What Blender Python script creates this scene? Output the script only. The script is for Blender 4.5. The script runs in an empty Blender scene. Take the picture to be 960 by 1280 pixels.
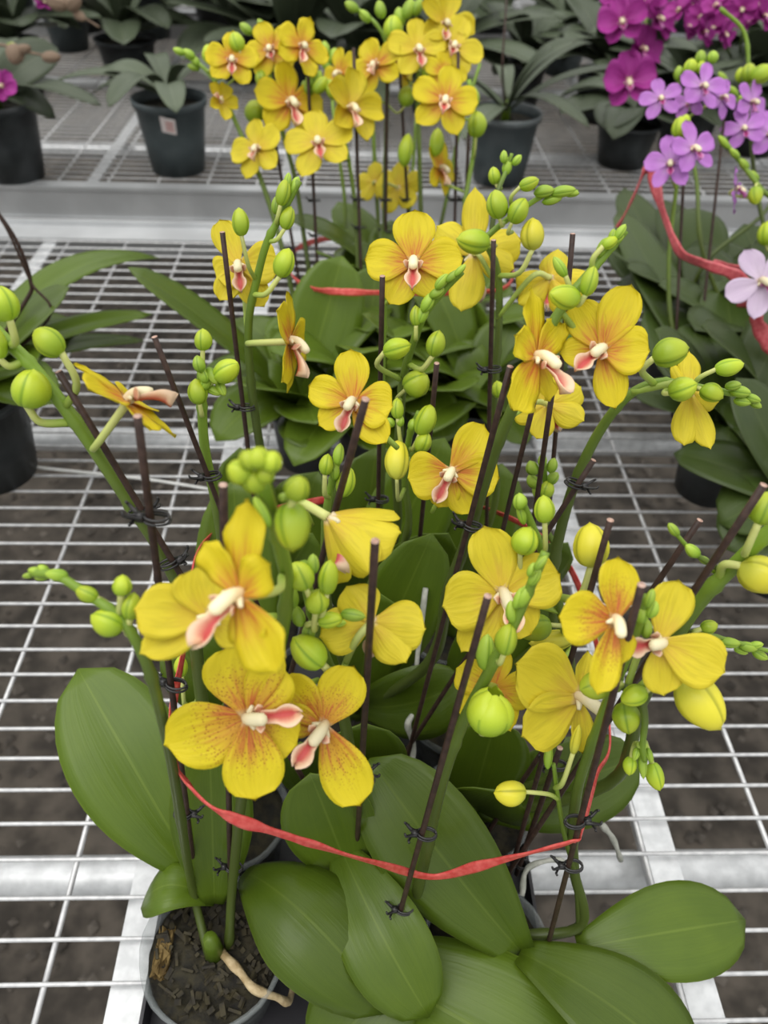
import bpy, bmesh, math, random
from mathutils import Vector, Matrix
from math import sin, cos, pi, radians as rad, atan2, sqrt, exp

random.seed(7)
sc = bpy.context.scene
COL = sc.collection
# ------------------------------------------------------------------ camera
F = 961.0
CAM = Vector((0, 0, 0.53))
PITCH, YAW, ROLL = rad(42.96), rad(2.86), 0.0405
RM = (Matrix.Rotation(-YAW, 3, 'Z') @ Matrix.Rotation(pi / 2 - PITCH, 3, 'X') @ Matrix.Rotation(ROLL, 3, 'Z'))
cd = bpy.data.cameras.new('camera')
cam = bpy.data.objects.new('camera', cd)
COL.objects.link(cam)
cam.matrix_world = Matrix.Translation(CAM) @ RM.to_4x4()
cd.sensor_fit = 'VERTICAL'
cd.sensor_height = 24
cd.sensor_width = 18
cd.lens = F / 1280 * 24
cd.clip_start = 0.01
cd.dof.use_dof = True
cd.dof.focus_distance = 0.36
cd.dof.aperture_fstop = 6.8
sc.camera = cam
# ------------------------------------------------------------------ light
sc.view_settings.view_transform = 'Standard'
sc.view_settings.look = 'None'
sc.view_settings.exposure = 0.2
sc.view_settings.gamma = 1
w = bpy.data.worlds.new('greenhouse_sky')
sc.world = w
w.use_nodes = True
nt = w.node_tree
bg = nt.nodes['Background']
tc = nt.nodes.new('ShaderNodeTexCoord')
sx = nt.nodes.new('ShaderNodeSeparateXYZ')
rp = nt.nodes.new('ShaderNodeValToRGB')
rp.color_ramp.elements[0].position = 0.0
rp.color_ramp.elements[0].color = (0.30, 0.31, 0.31, 1)
rp.color_ramp.elements[1].position = 0.9
rp.color_ramp.elements[1].color = (1.0, 1.0, 0.98, 1)
nt.links.new(tc.outputs['Generated'], sx.inputs[0])
nt.links.new(sx.outputs['Z'], rp.inputs[0])
nt.links.new(rp.outputs[0], bg.inputs[0])
bg.inputs[1].default_value = 1.35
sd = bpy.data.lights.new('hazy_sun', 'SUN')
sd.energy = 1.1
sd.angle = rad(50)
sd.color = (1.0, 0.98, 0.94)
so = bpy.data.objects.new('hazy_sun', sd)
COL.objects.link(so)
so.rotation_euler = (rad(12), rad(-18), 0)


# ------------------------------------------------------------------ pixel -> world
def ray(px, py):
    return RM @ Vector(((px - 480) / F, -(py - 640) / F, -1))


def at(px, py, Y):
    d = ray(px, py)
    return CAM + d * (Y / d.y)


def atz(px, py, z):
    d = ray(px, py)
    return CAM + d * ((z - CAM.z) / d.z)


def depth(p):
    return -((RM.transposed() @ (p - CAM)).z)


def cv(x, y, z):
    return RM @ Vector((x, y, z))


# ------------------------------------------------------------------ materials
def new_mat(name):
    m = bpy.data.materials.new(name)
    m.use_nodes = True
    return m, m.node_tree, m.node_tree.nodes['Principled BSDF']


def N(t, kind, **kw):
    n = t.nodes.new(kind)
    for k, v in kw.items():
        setattr(n, k, v)
    return n


def mathn(t, op, a, b=None, clamp=False):
    n = N(t, 'ShaderNodeMath', operation=op, use_clamp=clamp)
    for i, v in enumerate((a, b)):
        if v is None:
            continue
        if hasattr(v, 'links'):
            t.links.new(v, n.inputs[i])
        else:
            n.inputs[i].default_value = v
    return n.outputs[0]


def mixc(t, f, a, b):
    n = N(t, 'ShaderNodeMix', data_type='RGBA')
    for i, v in ((0, f), (6, a), (7, b)):
        if hasattr(v, 'links'):
            t.links.new(v, n.inputs[i])
        elif i == 0:
            n.inputs[0].default_value = v
        else:
            n.inputs[i].default_value = (*v, 1)
    return n.outputs[2]


def maprange(t, v, a, b, c=0.0, d=1.0):
    n = N(t, 'ShaderNodeMapRange', interpolation_type='SMOOTHSTEP')
    t.links.new(v, n.inputs[0])
    for i, x in enumerate((a, b, c, d)):
        n.inputs[i + 1].default_value = x
    return n.outputs[0]


def uvs(t):
    u = N(t, 'ShaderNodeUVMap')
    s = N(t, 'ShaderNodeSeparateXYZ')
    t.links.new(u.outputs[0], s.inputs[0])
    return s.outputs[0], s.outputs[1]


def noise(t, vec=None, scale=5.0, detail=3.0):
    n = N(t, 'ShaderNodeTexNoise')
    n.inputs['Scale'].default_value = scale
    n.inputs['Detail'].default_value = detail
    if vec is not None:
        t.links.new(vec, n.inputs['Vector'])
    return n.outputs[0]


def comb(t, x, y, z=0.0):
    n = N(t, 'ShaderNodeCombineXYZ')
    for i, v in enumerate((x, y, z)):
        if hasattr(v, 'links'):
            t.links.new(v, n.inputs[i])
        else:
            n.inputs[i].default_value = v
    return n.outputs[0]


def translucent(m, t, b, col, k):
    tr = N(t, 'ShaderNodeBsdfTranslucent')
    if hasattr(col, 'links'):
        t.links.new(col, tr.inputs[0])
    else:
        tr.inputs[0].default_value = (*col, 1)
    mx = N(t, 'ShaderNodeMixShader')
    mx.inputs[0].default_value = k
    t.links.new(b.outputs[0], mx.inputs[1])
    t.links.new(tr.outputs[0], mx.inputs[2])
    t.links.new(mx.outputs[0], t.nodes['Material Output'].inputs[0])


def petal_mat(name, base, base2, flush, flush_amt, spot, spot_amt, vein=0.35, reach=0.62):
    m, t, b = new_mat(name)
    u, v = uvs(t)
    oi = N(t, 'ShaderNodeObjectInfo')
    r = oi.outputs['Random']
    vn = noise(t, comb(t, mathn(t, 'MULTIPLY', u, 15.0), mathn(t, 'MULTIPLY', v, 2.2), mathn(t, 'MULTIPLY', r, 50.0)), 1.0, 2.0)
    broad = noise(t, comb(t, mathn(t, 'MULTIPLY', u, 2.0), mathn(t, 'MULTIPLY', v, 2.0), mathn(t, 'MULTIPLY', r, 33.0)), 1.0, 1.0)
    c = mixc(t, broad, base, base2)
    veins = maprange(t, vn, 0.46, 0.62)
    lim = mathn(t, 'MULTIPLY', maprange(t, v, 1.0, 0.55), vein * 0.6)
    c = mixc(t, mathn(t, 'MULTIPLY', veins, lim), c, tuple(x * 0.72 for x in base2))
    # red flush from the base of the tepal, carried along the veins
    edge = mathn(t, 'ABSOLUTE', mathn(t, 'SUBTRACT', u, 0.5))
    rr = mathn(t, 'ADD', v, mathn(t, 'MULTIPLY', edge, 0.35))
    fl = maprange(t, mathn(t, 'ADD', rr, mathn(t, 'MULTIPLY', vn, -0.30)), reach - 0.15, 0.02)
    fl = mathn(t, 'MULTIPLY', fl, mathn(t, 'ADD', mathn(t, 'MULTIPLY', veins, 0.40), 0.60))
    fl = mathn(t, 'MULTIPLY', fl, flush_amt, True)
    c = mixc(t, fl, c, flush)
    # dots in rows between the veins
    sp = N(t, 'ShaderNodeTexVoronoi')
    sp.inputs['Scale'].default_value = 1.0
    t.links.new(comb(t, mathn(t, 'MULTIPLY', u, 22.0), mathn(t, 'MULTIPLY', v, 24.0), mathn(t, 'MULTIPLY', r, 9.0)), sp.inputs['Vector'])
    dots = maprange(t, sp.outputs[0], 0.36, 0.16)
    zone = mathn(t, 'MULTIPLY', maprange(t, mathn(t, 'ADD', rr, mathn(t, 'MULTIPLY', broad, 0.3)), 1.02, 0.62), spot_amt)
    c = mixc(t, mathn(t, 'MULTIPLY', dots, zone), c, spot)
    # pale throat
    c = mixc(t, maprange(t, v, 0.10, 0.0), c, (0.85, 0.66, 0.38))
    t.links.new(c, b.inputs['Base Color'])
    b.inputs['Roughness'].default_value = 0.5
    b.inputs['Specular IOR Level'].default_value = 0.3
    bp = N(t, 'ShaderNodeBump')
    bp.inputs['Strength'].default_value = 0.25
    bp.inputs['Distance'].default_value = 0.002
    t.links.new(vn, bp.inputs['Height'])
    t.links.new(bp.outputs[0], b.inputs['Normal'])
    translucent(m, t, b, c, 0.32)
    return m


def grad_mat(name, c0, c1, lo=0.0, hi=1.0, rough=0.45, nz=0.3, scale=60.0, spec=0.4, trans=0.0, along=1, seam=None):
    m, t, b = new_mat(name)
    u, v = uvs(t)
    oi = N(t, 'ShaderNodeObjectInfo')
    geo = N(t, 'ShaderNodeTexCoord')
    n = noise(t, geo.outputs['Object'], scale, 3.0)
    f = maprange(t, mathn(t, 'ADD', v if along else u, mathn(t, 'MULTIPLY', mathn(t, 'SUBTRACT', n, 0.5), nz)), lo, hi)
    c = mixc(t, f, c0, c1)
    if seam:
        c = mixc(t, mathn(t, 'MULTIPLY', maprange(t, u, 0.45, 0.0), 0.75), c, seam)
    br = N(t, 'ShaderNodeHueSaturation')
    t.links.new(c, br.inputs['Color'])
    t.links.new(mathn(t, 'ADD', mathn(t, 'MULTIPLY', oi.outputs['Random'], 0.3), 0.85), br.inputs['Value'])
    c = br.outputs[0]
    t.links.new(c, b.inputs['Base Color'])
    b.inputs['Roughness'].default_value = rough
    b.inputs['Specular IOR Level'].default_value = spec
    if trans:
        translucent(m, t, b, c, trans)
    return m


def leaf_mat(name, c0, c1, rib, rough=0.36):
    m, t, b = new_mat(name)
    u, v = uvs(t)
    oi = N(t, 'ShaderNodeObjectInfo')
    r = oi.outputs['Random']
    fine = noise(t, comb(t, mathn(t, 'MULTIPLY', u, 40.0), mathn(t, 'MULTIPLY', v, 3.0), mathn(t, 'MULTIPLY', r, 20.0)), 1.0, 2.0)
    big = noise(t, comb(t, mathn(t, 'MULTIPLY', u, 2.0), mathn(t, 'MULTIPLY', v, 4.0), mathn(t, 'MULTIPLY', r, 40.0)), 1.0, 2.0)
    c = mixc(t, mathn(t, 'ADD', mathn(t, 'MULTIPLY', fine, 0.35), mathn(t, 'MULTIPLY', big, 0.65)), c0, c1)
    d = mathn(t, 'ABSOLUTE', mathn(t, 'SUBTRACT', u, 0.5))
    c = mixc(t, mathn(t, 'MULTIPLY', maprange(t, d, 0.02, 0.004), 0.35), c, rib)
    c = mixc(t, mathn(t, 'MULTIPLY', maprange(t, d, 0.485, 0.5), 0.35), c, rib)
    br = N(t, 'ShaderNodeHueSaturation')
    t.links.new(c, br.inputs['Color'])
    t.links.new(mathn(t, 'ADD', mathn(t, 'MULTIPLY', r, 0.4), 0.8), br.inputs['Value'])
    t.links.new(br.outputs[0], b.inputs['Base Color'])
    b.inputs['Roughness'].default_value = rough
    b.inputs['Specular IOR Level'].default_value = 0.3
    bp = N(t, 'ShaderNodeBump')
    bp.inputs['Strength'].default_value = 0.12
    bp.inputs['Distance'].default_value = 0.002
    t.links.new(fine, bp.inputs['Height'])
    t.links.new(bp.outputs[0], b.inputs['Normal'])
    return m


def plain(name, c0, c1, scale=40.0, rough=0.5, metal=0.0, spec=0.5, bump=0.0):
    m, t, b = new_mat(name)
    geo = N(t, 'ShaderNodeTexCoord')
    n = noise(t, geo.outputs['Object'], scale, 4.0)
    f = maprange(t, n, 0.3, 0.7)
    t.links.new(mixc(t, f, c0, c1), b.inputs['Base Color'])
    b.inputs['Roughness'].default_value = rough
    b.inputs['Metallic'].default_value = metal
    b.inputs['Specular IOR Level'].default_value = spec
    if bump:
        bp = N(t, 'ShaderNodeBump')
        bp.inputs['Strength'].default_value = bump
        bp.inputs['Distance'].default_value = 0.003
        t.links.new(n, bp.inputs['Height'])
        t.links.new(bp.outputs[0], b.inputs['Normal'])
    return m


M = {}
M['yellow'] = petal_mat('yellow_petal', (0.84, 0.71, 0.025), (0.72, 0.585, 0.014), (0.64, 0.16, 0.045), 0.9, (0.42, 0.10, 0.015), 0.0, 0.35, 0.70)
M['spotted'] = petal_mat('spotted_yellow_petal', (0.84, 0.71, 0.025), (0.72, 0.585, 0.014), (0.62, 0.14, 0.05), 0.95, (0.40, 0.12, 0.02), 0.9, 0.35, 0.72)
M['clear_yellow'] = petal_mat('clear_yellow_petal', (0.86, 0.74, 0.05), (0.75, 0.62, 0.03), (0.80, 0.50, 0.08), 0.5, (0.4, 0.1, 0.02), 0.0, 0.5)
M['lilac'] = petal_mat('lilac_petal', (0.66, 0.29, 0.76), (0.56, 0.21, 0.66), (0.75, 0.5, 0.8), 0.6, (0.4, 0.1, 0.4), 0.0)
M['pale_lilac'] = petal_mat('pale_lilac_petal', (0.78, 0.66, 0.80), (0.70, 0.55, 0.74), (0.8, 0.7, 0.8), 0.4, (0.4, 0.1, 0.4), 0.0)
M['magenta'] = petal_mat('magenta_petal', (0.52, 0.065, 0.40), (0.42, 0.04, 0.31), (0.30, 0.01, 0.18), 0.7, (0.3, 0.0, 0.2), 0.0, 0.6)
M['lip'] = grad_mat('pink_lip', (0.62, 0.10, 0.095), (0.90, 0.66, 0.46), 0.56, 0.90, 0.4, 0.2, 200.0, 0.4, 0.2, 0)
M['lip_lilac'] = grad_mat('magenta_lip', (0.5, 0.05, 0.25), (0.7, 0.3, 0.6), 0.6, 1.0, 0.4, 0.2, 200.0, 0.4, 0.2, 0)
M['column'] = grad_mat('cream_column', (0.88, 0.72, 0.46), (0.92, 0.83, 0.55), 0.0, 0.6, 0.4, 0.2, 150.0, 0.4, 0.15)
M['pedicel'] = grad_mat('pale_green_pedicel', (0.30, 0.42, 0.06), (0.58, 0.60, 0.20), 0.0, 1.0, 0.4, 0.2)
M['bud'] = grad_mat('green_bud', (0.34, 0.50, 0.03), (0.50, 0.60, 0.035), 0.1, 0.9, 0.38, 0.4, 80.0, 0.4, 0.12, 1, (0.16, 0.30, 0.015))
M['bud_yellow'] = grad_mat('yellow_bud', (0.60, 0.62, 0.07), (0.80, 0.72, 0.05), 0.0, 0.6, 0.38, 0.4, 80.0, 0.4, 0.15, 1, (0.36, 0.36, 0.02))
M['bud_tip'] = grad_mat('young_green_bud', (0.24, 0.40, 0.03), (0.40, 0.55, 0.06), 0.0, 1.0, 0.42, 0.4, 80.0, 0.4, 0.1, 1, (0.13, 0.25, 0.015))
M['stem'] = grad_mat('green_flower_stem', (0.075, 0.105, 0.018), (0.20, 0.32, 0.03), 0.25, 0.85, 0.4, 0.25, 50.0)
M['leaf'] = leaf_mat('glossy_green_leaf', (0.048, 0.086, 0.007), (0.098, 0.150, 0.011), (0.15, 0.21, 0.03), 0.32)
M['leaf_dark'] = leaf_mat('dark_green_leaf', (0.022, 0.042, 0.008), (0.055, 0.082, 0.014), (0.09, 0.12, 0.03), 0.4)
M['leaf_far'] = leaf_mat('grey_green_leaf', (0.045, 0.062, 0.036), (0.095, 0.115, 0.07), (0.17, 0.19, 0.12), 0.42)
M['stake'] = plain('brown_stake', (0.035, 0.020, 0.016), (0.06, 0.034, 0.026), 300, 0.42, 0.0, 0.25)
M['stake_cut'] = plain('cut_stake_end', (0.42, 0.24, 0.18), (0.6, 0.42, 0.34), 900, 0.7)
M['clip'] = plain('black_clip_plastic', (0.012, 0.011, 0.012), (0.03, 0.028, 0.028), 200, 0.28)
M['ribbon'] = plain('red_ribbon_film', (0.58, 0.05, 0.045), (0.70, 0.12, 0.10), 300, 0.38)
M['ribbon_pink'] = plain('faded_red_ribbon_film', (0.50, 0.06, 0.08), (0.62, 0.14, 0.15), 300, 0.4)
M['zinc'] = plain('galvanised_wire', (0.52, 0.52, 0.53), (0.70, 0.70, 0.70), 120, 0.42, 0.35)
M['zinc_bar'] = plain('galvanised_bar', (0.55, 0.56, 0.57), (0.72, 0.73, 0.74), 90, 0.42, 0.45)
M['alu'] = plain('aluminium_rail', (0.50, 0.51, 0.52), (0.60, 0.61, 0.62), 12, 0.45, 0.5)
M['black_pot'] = plain('dark_pot_plastic', (0.022, 0.026, 0.028), (0.04, 0.046, 0.048), 30, 0.42)
M['grey_pot'] = plain('slate_grey_pot_plastic', (0.045, 0.06, 0.064), (0.065, 0.082, 0.086), 20, 0.45)
M['tray'] = plain('black_tray_plastic', (0.015, 0.014, 0.018), (0.03, 0.028, 0.034), 30, 0.45)
M['bark'] = plain('dark_bark_mix', (0.006, 0.005, 0.003), (0.032, 0.026, 0.010), 140, 0.85, bump=0.8)
M['chip'] = plain('bark_chip', (0.012, 0.009, 0.005), (0.045, 0.036, 0.014), 200, 0.8)
M['moss'] = plain('tan_moss', (0.09, 0.055, 0.015), (0.22, 0.15, 0.05), 200, 0.9)
M['root'] = plain('pale_root', (0.38, 0.27, 0.13), (0.58, 0.46, 0.27), 160, 0.6, bump=0.5)
M['root_grey'] = plain('grey_root', (0.32, 0.33, 0.28), (0.5, 0.5, 0.44), 160, 0.6, bump=0.5)
M['floor'] = plain('dark_gravel_floor', (0.026, 0.021, 0.016), (0.088, 0.073, 0.058), 22, 0.9, bump=0.8)
M['pebble'] = plain('floor_gravel', (0.03, 0.025, 0.02), (0.14, 0.12, 0.10), 9, 0.9)
M['tag'] = plain('white_pink_sticker', (0.7, 0.62, 0.6), (0.75, 0.66, 0.64), 10, 0.5)
M['tag_print'] = plain('pink_sticker_print', (0.55, 0.22, 0.2), (0.6, 0.3, 0.28), 10, 0.5)
M['husk'] = plain('brown_withered_bud', (0.14, 0.09, 0.06), (0.26, 0.18, 0.12), 60, 0.7)
M['cord'] = plain('white_cord', (0.62, 0.62, 0.6), (0.75, 0.75, 0.73), 60, 0.6)
# clear plastic pot
m, t, b = new_mat('clear_pot_plastic')
b.inputs['Base Color'].default_value = (0.34, 0.37, 0.37, 1)
b.inputs['Roughness'].default_value = 0.16
b.inputs['Alpha'].default_value = 0.30
M['clear'] = m


# ------------------------------------------------------------------ mesh helpers
def mesh(name, verts, faces, mats, uv=None, smooth=True, fm=None):
    me = bpy.data.meshes.new(name)
    me.from_pydata([tuple(v) for v in verts], [], faces)
    for k in (mats if isinstance(mats, (list, tuple)) else [mats]):
        me.materials.append(M[k])
    if uv is not None:
        ul = me.uv_layers.new(name='UVMap')
        for l in me.loops:
            ul.data[l.index].uv = uv[l.vertex_index]
    if smooth:
        me.polygons.foreach_set('use_smooth', [True] * len(me.polygons))
    if fm:
        for i, k in fm.items():
            me.polygons[i].material_index = k
    me.update()
    return me


def obj(name, me, parent=None, mat=None):
    o = bpy.data.objects.new(name, me)
    COL.objects.link(o)
    if parent is not None:
        o.parent = parent
    if mat is not None:
        o.matrix_basis = mat
    return o


def thing(name, label, cat, loc=(0, 0, 0), group=None):
    o = bpy.data.objects.new(name, None)
    o.empty_display_size = 0.02
    COL.objects.link(o)
    o.location = loc
    return tag(o, label, cat, group)


def tag(o, label, cat, group=None):
    o['label'] = label
    o['category'] = cat
    if group:
        o['group'] = group
    return o


def spline(pts, n):
    """Catmull-Rom through pts, n samples per span."""
    P = [Vector(p) for p in pts]
    if len(P) == 2:
        return [P[0].lerp(P[1], i / n) for i in range(n + 1)]
    Q = [P[0] * 2 - P[1]] + P + [P[-1] * 2 - P[-2]]
    out = []
    for i in range(1, len(Q) - 2):
        a, b_, c, d = Q[i - 1:i + 3]
        for k in range(n):
            s = k / n
            out.append(0.5 * ((2 * b_) + (c - a) * s + (2 * a - 5 * b_ + 4 * c - d) * s * s + (3 * b_ - a - 3 * c + d) * s ** 3))
    out.append(P[-1])
    return out


def tube_data(path, radius, ring=8, cap=True):
    n = len(path)
    V, Fc, U = [], [], []
    prev = None
    for i, p in enumerate(path):
        tg = (path[min(i + 1, n - 1)] - path[max(i - 1, 0)])
        tg = tg.normalized() if tg.length > 1e-9 else Vector((0, 0, 1))
        if prev is None:
            a = tg.orthogonal().normalized()
        else:
            a = (prev - tg * prev.dot(tg))
            a = a.normalized() if a.length > 1e-6 else tg.orthogonal().normalized()
        prev = a
        bb = tg.cross(a)
        r = radius(i / (n - 1)) if callable(radius) else radius
        for k in range(ring):
            an = 2 * pi * k / ring
            V.append(p + (a * cos(an) + bb * sin(an)) * r)
            U.append((k / ring, i / (n - 1)))
    for i in range(n - 1):
        for k in range(ring):
            k2 = (k + 1) % ring
            Fc.append((i * ring + k, i * ring + k2, (i + 1) * ring + k2, (i + 1) * ring + k))
    if cap:
        Fc.append(tuple(reversed(range(ring))))
        Fc.append(tuple(range((n - 1) * ring, n * ring)))
    return V, Fc, U


def tube(name, path, radius, mat, parent=None, ring=8, off=Vector()):
    V, Fc, U = tube_data([p - off for p in path], radius, ring)
    return obj(name, mesh(name, V, Fc, mat, U), parent)


def join(*parts):
    V, Fc, U = [], [], []
    for v, f, u in parts:
        k = len(V)
        V += list(v)
        U += list(u)
        Fc += [tuple(i + k for i in q) for q in f]
    return V, Fc, U


def box_data(x0, y0, z0, x1, y1, z1):
    V = [Vector(p) for p in ((x0, y0, z0), (x1, y0, z0), (x1, y1, z0), (x0, y1, z0), (x0, y0, z1), (x1, y0, z1), (x1, y1, z1), (x0, y1, z1))]
    Fc = [(3, 2, 1, 0), (4, 5, 6, 7), (0, 1, 5, 4), (1, 2, 6, 5), (2, 3, 7, 6), (3, 0, 4, 7)]
    return V, Fc, [(0, 0)] * 8


def lathe_data(prof, n=28, wob=None):
    V, Fc, U = [], [], []
    m_ = len(prof)
    for i, (r, z) in enumerate(prof):
        for k in range(n):
            a = 2 * pi * k / n
            rr = r * (1 + (wob(a, i / (m_ - 1)) if wob else 0))
            V.append(Vector((rr * cos(a), rr * sin(a), z)))
            U.append((k / n, i / (m_ - 1)))
    for i in range(m_ - 1):
        for k in range(n):
            k2 = (k + 1) % n
            Fc.append((i * n + k, i * n + k2, (i + 1) * n + k2, (i + 1) * n + k))
    return V, Fc, U


# ------------------------------------------------------------------ flower pieces (unit span)
def tepal_mesh(name, L, W, cup, curl, ruff, point, mat, seed, back=0.0, nu=8, nv=12, th=0.008):
    rnd = random.Random(seed)
    ph = [rnd.uniform(0, 6.28) for _ in range(4)]
    sk = rnd.uniform(-0.04, 0.04)
    top, bot, U = [], [], []
    for j in range(nv + 1):
        v = j / nv
        pk = 0.60 - 0.12 * point
        if v >= pk:
            q = (v - pk) / (1 - pk)
            wd = max(0.0, 1 - q ** (2.3 - 0.7 * point)) ** (0.5 + 0.22 * point)
        else:
            q = v / pk
            wd = 0.20 + 0.80 * sin(q * pi / 2) ** 1.15
        wd = max(wd * W * 0.5, 0.002)
        for i in range(nu + 1):
            u = -1 + 2 * i / nu
            x = u * wd + sk * v * v
            y = L * v ** 0.93 * (1 - 0.03 * u * u * v)
            z = cup * u * u * wd * 1.6 + curl * v * v * L - back * u * u * v * wd
            z += ruff * abs(u) ** 2 * v * (sin(9 * v + ph[0] + (2 if u > 0 else 0)) * 0.6 + sin(17 * v + ph[1]) * 0.4)
            z -= 0.018 * exp(-(u / 0.16) ** 2) * (1 - 0.6 * v)
            top.append(Vector((x, y, z)))
            U.append((0.5 + 0.5 * u, v))
    k = len(top)
    for i, p in enumerate(top):
        e = abs(2 * U[i][0] - 1)
        bot.append(p + Vector((0, 0, -th * (1 - 0.75 * e ** 3))))
    Fc = []
    c = nu + 1
    for j in range(nv):
        for i in range(nu):
            a = j * c + i
            Fc.append((a, a + 1, a + 1 + c, a + c))
            Fc.append((k + a, k + a + c, k + a + 1 + c, k + a + 1))
    rim = [i for i in range(nu + 1)] + [j * c + nu for j in range(1, nv + 1)] + [nv * c + i for i in range(nu - 1, -1, -1)] + [j * c for j in range(nv - 1, 0, -1)]
    for a, b_ in zip(rim, rim[1:] + rim[:1]):
        Fc.append((a, a + k, b_ + k, b_))
    return mesh(name, top + bot, Fc, mat, U + U)


def lip_mesh(name, mat, scale=1.0):
    V, Fc, U = [], [], []
    nu, nv = 6, 10
    for j in range(nv + 1):
        v = j / nv
        wd = 0.05 + 0.0 * v
        if v > 0.35:
            s = (v - 0.35) / 0.65
            wd = 0.036 + 0.062 * sin(pi * min(1, s * 0.98)) ** 0.8 - 0.026 * s
        for i in range(nu + 1):
            u = -1 + 2 * i / nu
            y = -0.05 - 0.29 * v
            z = 0.03 + 0.13 * sin(v * 1.9) + 0.07 * u * u * (0.5 + v) - 0.03 * (1 - abs(u)) * v
            V.append(Vector((u * max(wd, 0.01), y, z)) * scale)
            U.append((0.5 + 0.5 * abs(u) * (0.6 + 0.4 * v) + (0.12 if v > 0.85 else 0), v))
    c = nu + 1
    for j in range(nv):
        for i in range(nu):
            a = j * c + i
            Fc.append((a, a + c, a + c + 1, a + 1))
    A = (V, Fc, U)
    parts = [A]
    for s in (-1, 1):  # upright side lobes
        V2, F2, U2 = [], [], []
        for j in range(6):
            v = j / 5
            for i in range(4):
                q = i / 3
                wd = 0.05 * sin(pi * (0.15 + 0.8 * v)) ** 0.8
                V2.append(Vector((s * (0.03 + 0.05 * v + 0.02 * q), -0.07 - wd * (q - 0.5) * 1.3 + 0.03 * v, 0.05 + 0.13 * v - 0.03 * v * v)) * scale)
                U2.append((0.70 + 0.30 * abs(q - 0.5) * 2 * v, v))
        for j in range(5):
            for i in range(3):
                a = j * 4 + i
                F2.append((a, a + 1, a + 5, a + 4))
        parts.append((V2, F2, U2))
    # thicken
    V, Fc, U = join(*parts)
    me = mesh(name, V, Fc, mat, U)
    bm = bmesh.new()
    bm.from_mesh(me)
    bmesh.ops.recalc_face_normals(bm, faces=bm.faces)
    bmesh.ops.solidify(bm, geom=bm.faces[:], thickness=0.008)
    bm.to_mesh(me)
    bm.free()
    return me


def column_mesh(name):
    path = spline([Vector((0, 0.03, -0.01)), Vector((0, 0.012, 0.07)), Vector((0, -0.03, 0.12)), Vector((0, -0.09, 0.165)), Vector((0, -0.13, 0.168))], 3)

    def r(s):
        return 0.034 + 0.008 * sin(pi * min(1, s * 1.05)) ** 2 + 0.014 * s - (0.03 * max(0, s - 0.85) / 0.15)
    A = tube_data(path, r, 10)
    parts = [A]
    for s in (-1, 1):  # wings at the base of the column
        pth = spline([Vector((0, 0.0, 0.0)), Vector((s * 0.045, -0.01, 0.035)), Vector((s * 0.085, -0.03, 0.05))], 3)
        parts.append(tube_data(pth, lambda q: 0.034 - 0.02 * q, 8))
    return mesh(name, *join(*parts)[:2], 'column', join(*parts)[2])


LIB = {}


def flower_lib(kind, mat, mat_sep, form):
    key = (kind, form)
    if key in LIB:
        return LIB[key]
    st = dict(flat=(0.10, 0.0, 0.015), cup=(0.42, 0.20, 0.01), reflex=(-0.05, -0.16, 0.02), wavy=(0.05, 0.03, 0.05))[form]
    cup, curl, ruff = st
    wp, ws = (0.46, 0.35) if kind not in ('lilac', 'pale_lilac') else (0.40, 0.29)
    if kind == 'magenta':
        wp, ws = 0.62, 0.36
    R = {}
    for v_ in range(3):
        R['dorsal', v_] = tepal_mesh('sepal', 0.52, ws + 0.03 * v_, cup, curl + 0.02 * v_, ruff, 0.25, mat_sep, 11 + v_)
        R['petal', v_] = tepal_mesh('petal', 0.49 + 0.012 * v_, wp - 0.02 * v_, cup, curl, ruff, 0.05, mat, 31 + v_)
        R['sepal', v_] = tepal_mesh('sepal', 0.51, ws + 0.02 * v_, cup, curl - 0.03 * v_, ruff, 0.45, mat_sep, 51 + v_)
    LIB[key] = R
    return R


LIP = lip_mesh('lip', 'lip')
LIP_L = lip_mesh('lip', 'lip_lilac', 0.8)
COLM = column_mesh('column')


def bud_mesh(name, mat, seed, fat=0.5, seams=3):
    V, Fc, U = [], [], []
    nr, nv = 24, 11
    for j in range(nv + 1):
        v = j / nv
        r = max(0.012, (sin(pi * v ** 0.95)) ** 0.52 * fat * (1 - 0.10 * v))
        for k in range(nr):
            a = 2 * pi * k / nr
            d = min(abs(((a + seed - q * 2 * pi / seams + pi) % (2 * pi)) - pi) for q in range(seams))
            rr = r * (1 - 0.13 * exp(-(d / 0.17) ** 2)) * (1 + 0.06 * exp(-((d - 0.3) / 0.18) ** 2))
            V.append(Vector((rr * cos(a) + 0.04 * sin(pi * v), v + 0.02 * cos(a) * v, rr * sin(a) * 0.94)))
            U.append((min(1.0, d / 0.40), v))
    for j in range(nv):
        for k in range(nr):
            k2 = (k + 1) % nr
            Fc.append((j * nr + k, (j + 1) * nr + k, (j + 1) * nr + k2, j * nr + k2))
    Fc.append(tuple(range(nr)))
    Fc.append(tuple(reversed(range(nv * nr, nv * nr + nr))))
    return mesh(name, V, Fc, mat, U)


BUD = {(k, i): bud_mesh('bud', k, i * 2 * pi / 24, 0.36 + 0.05 * i) for k in ('bud', 'bud_yellow', 'bud_tip') for i in range(3)}
BUD.update({('husk', i): bud_mesh('withered_bud', 'husk', i, 0.36) for i in range(3)})


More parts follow.
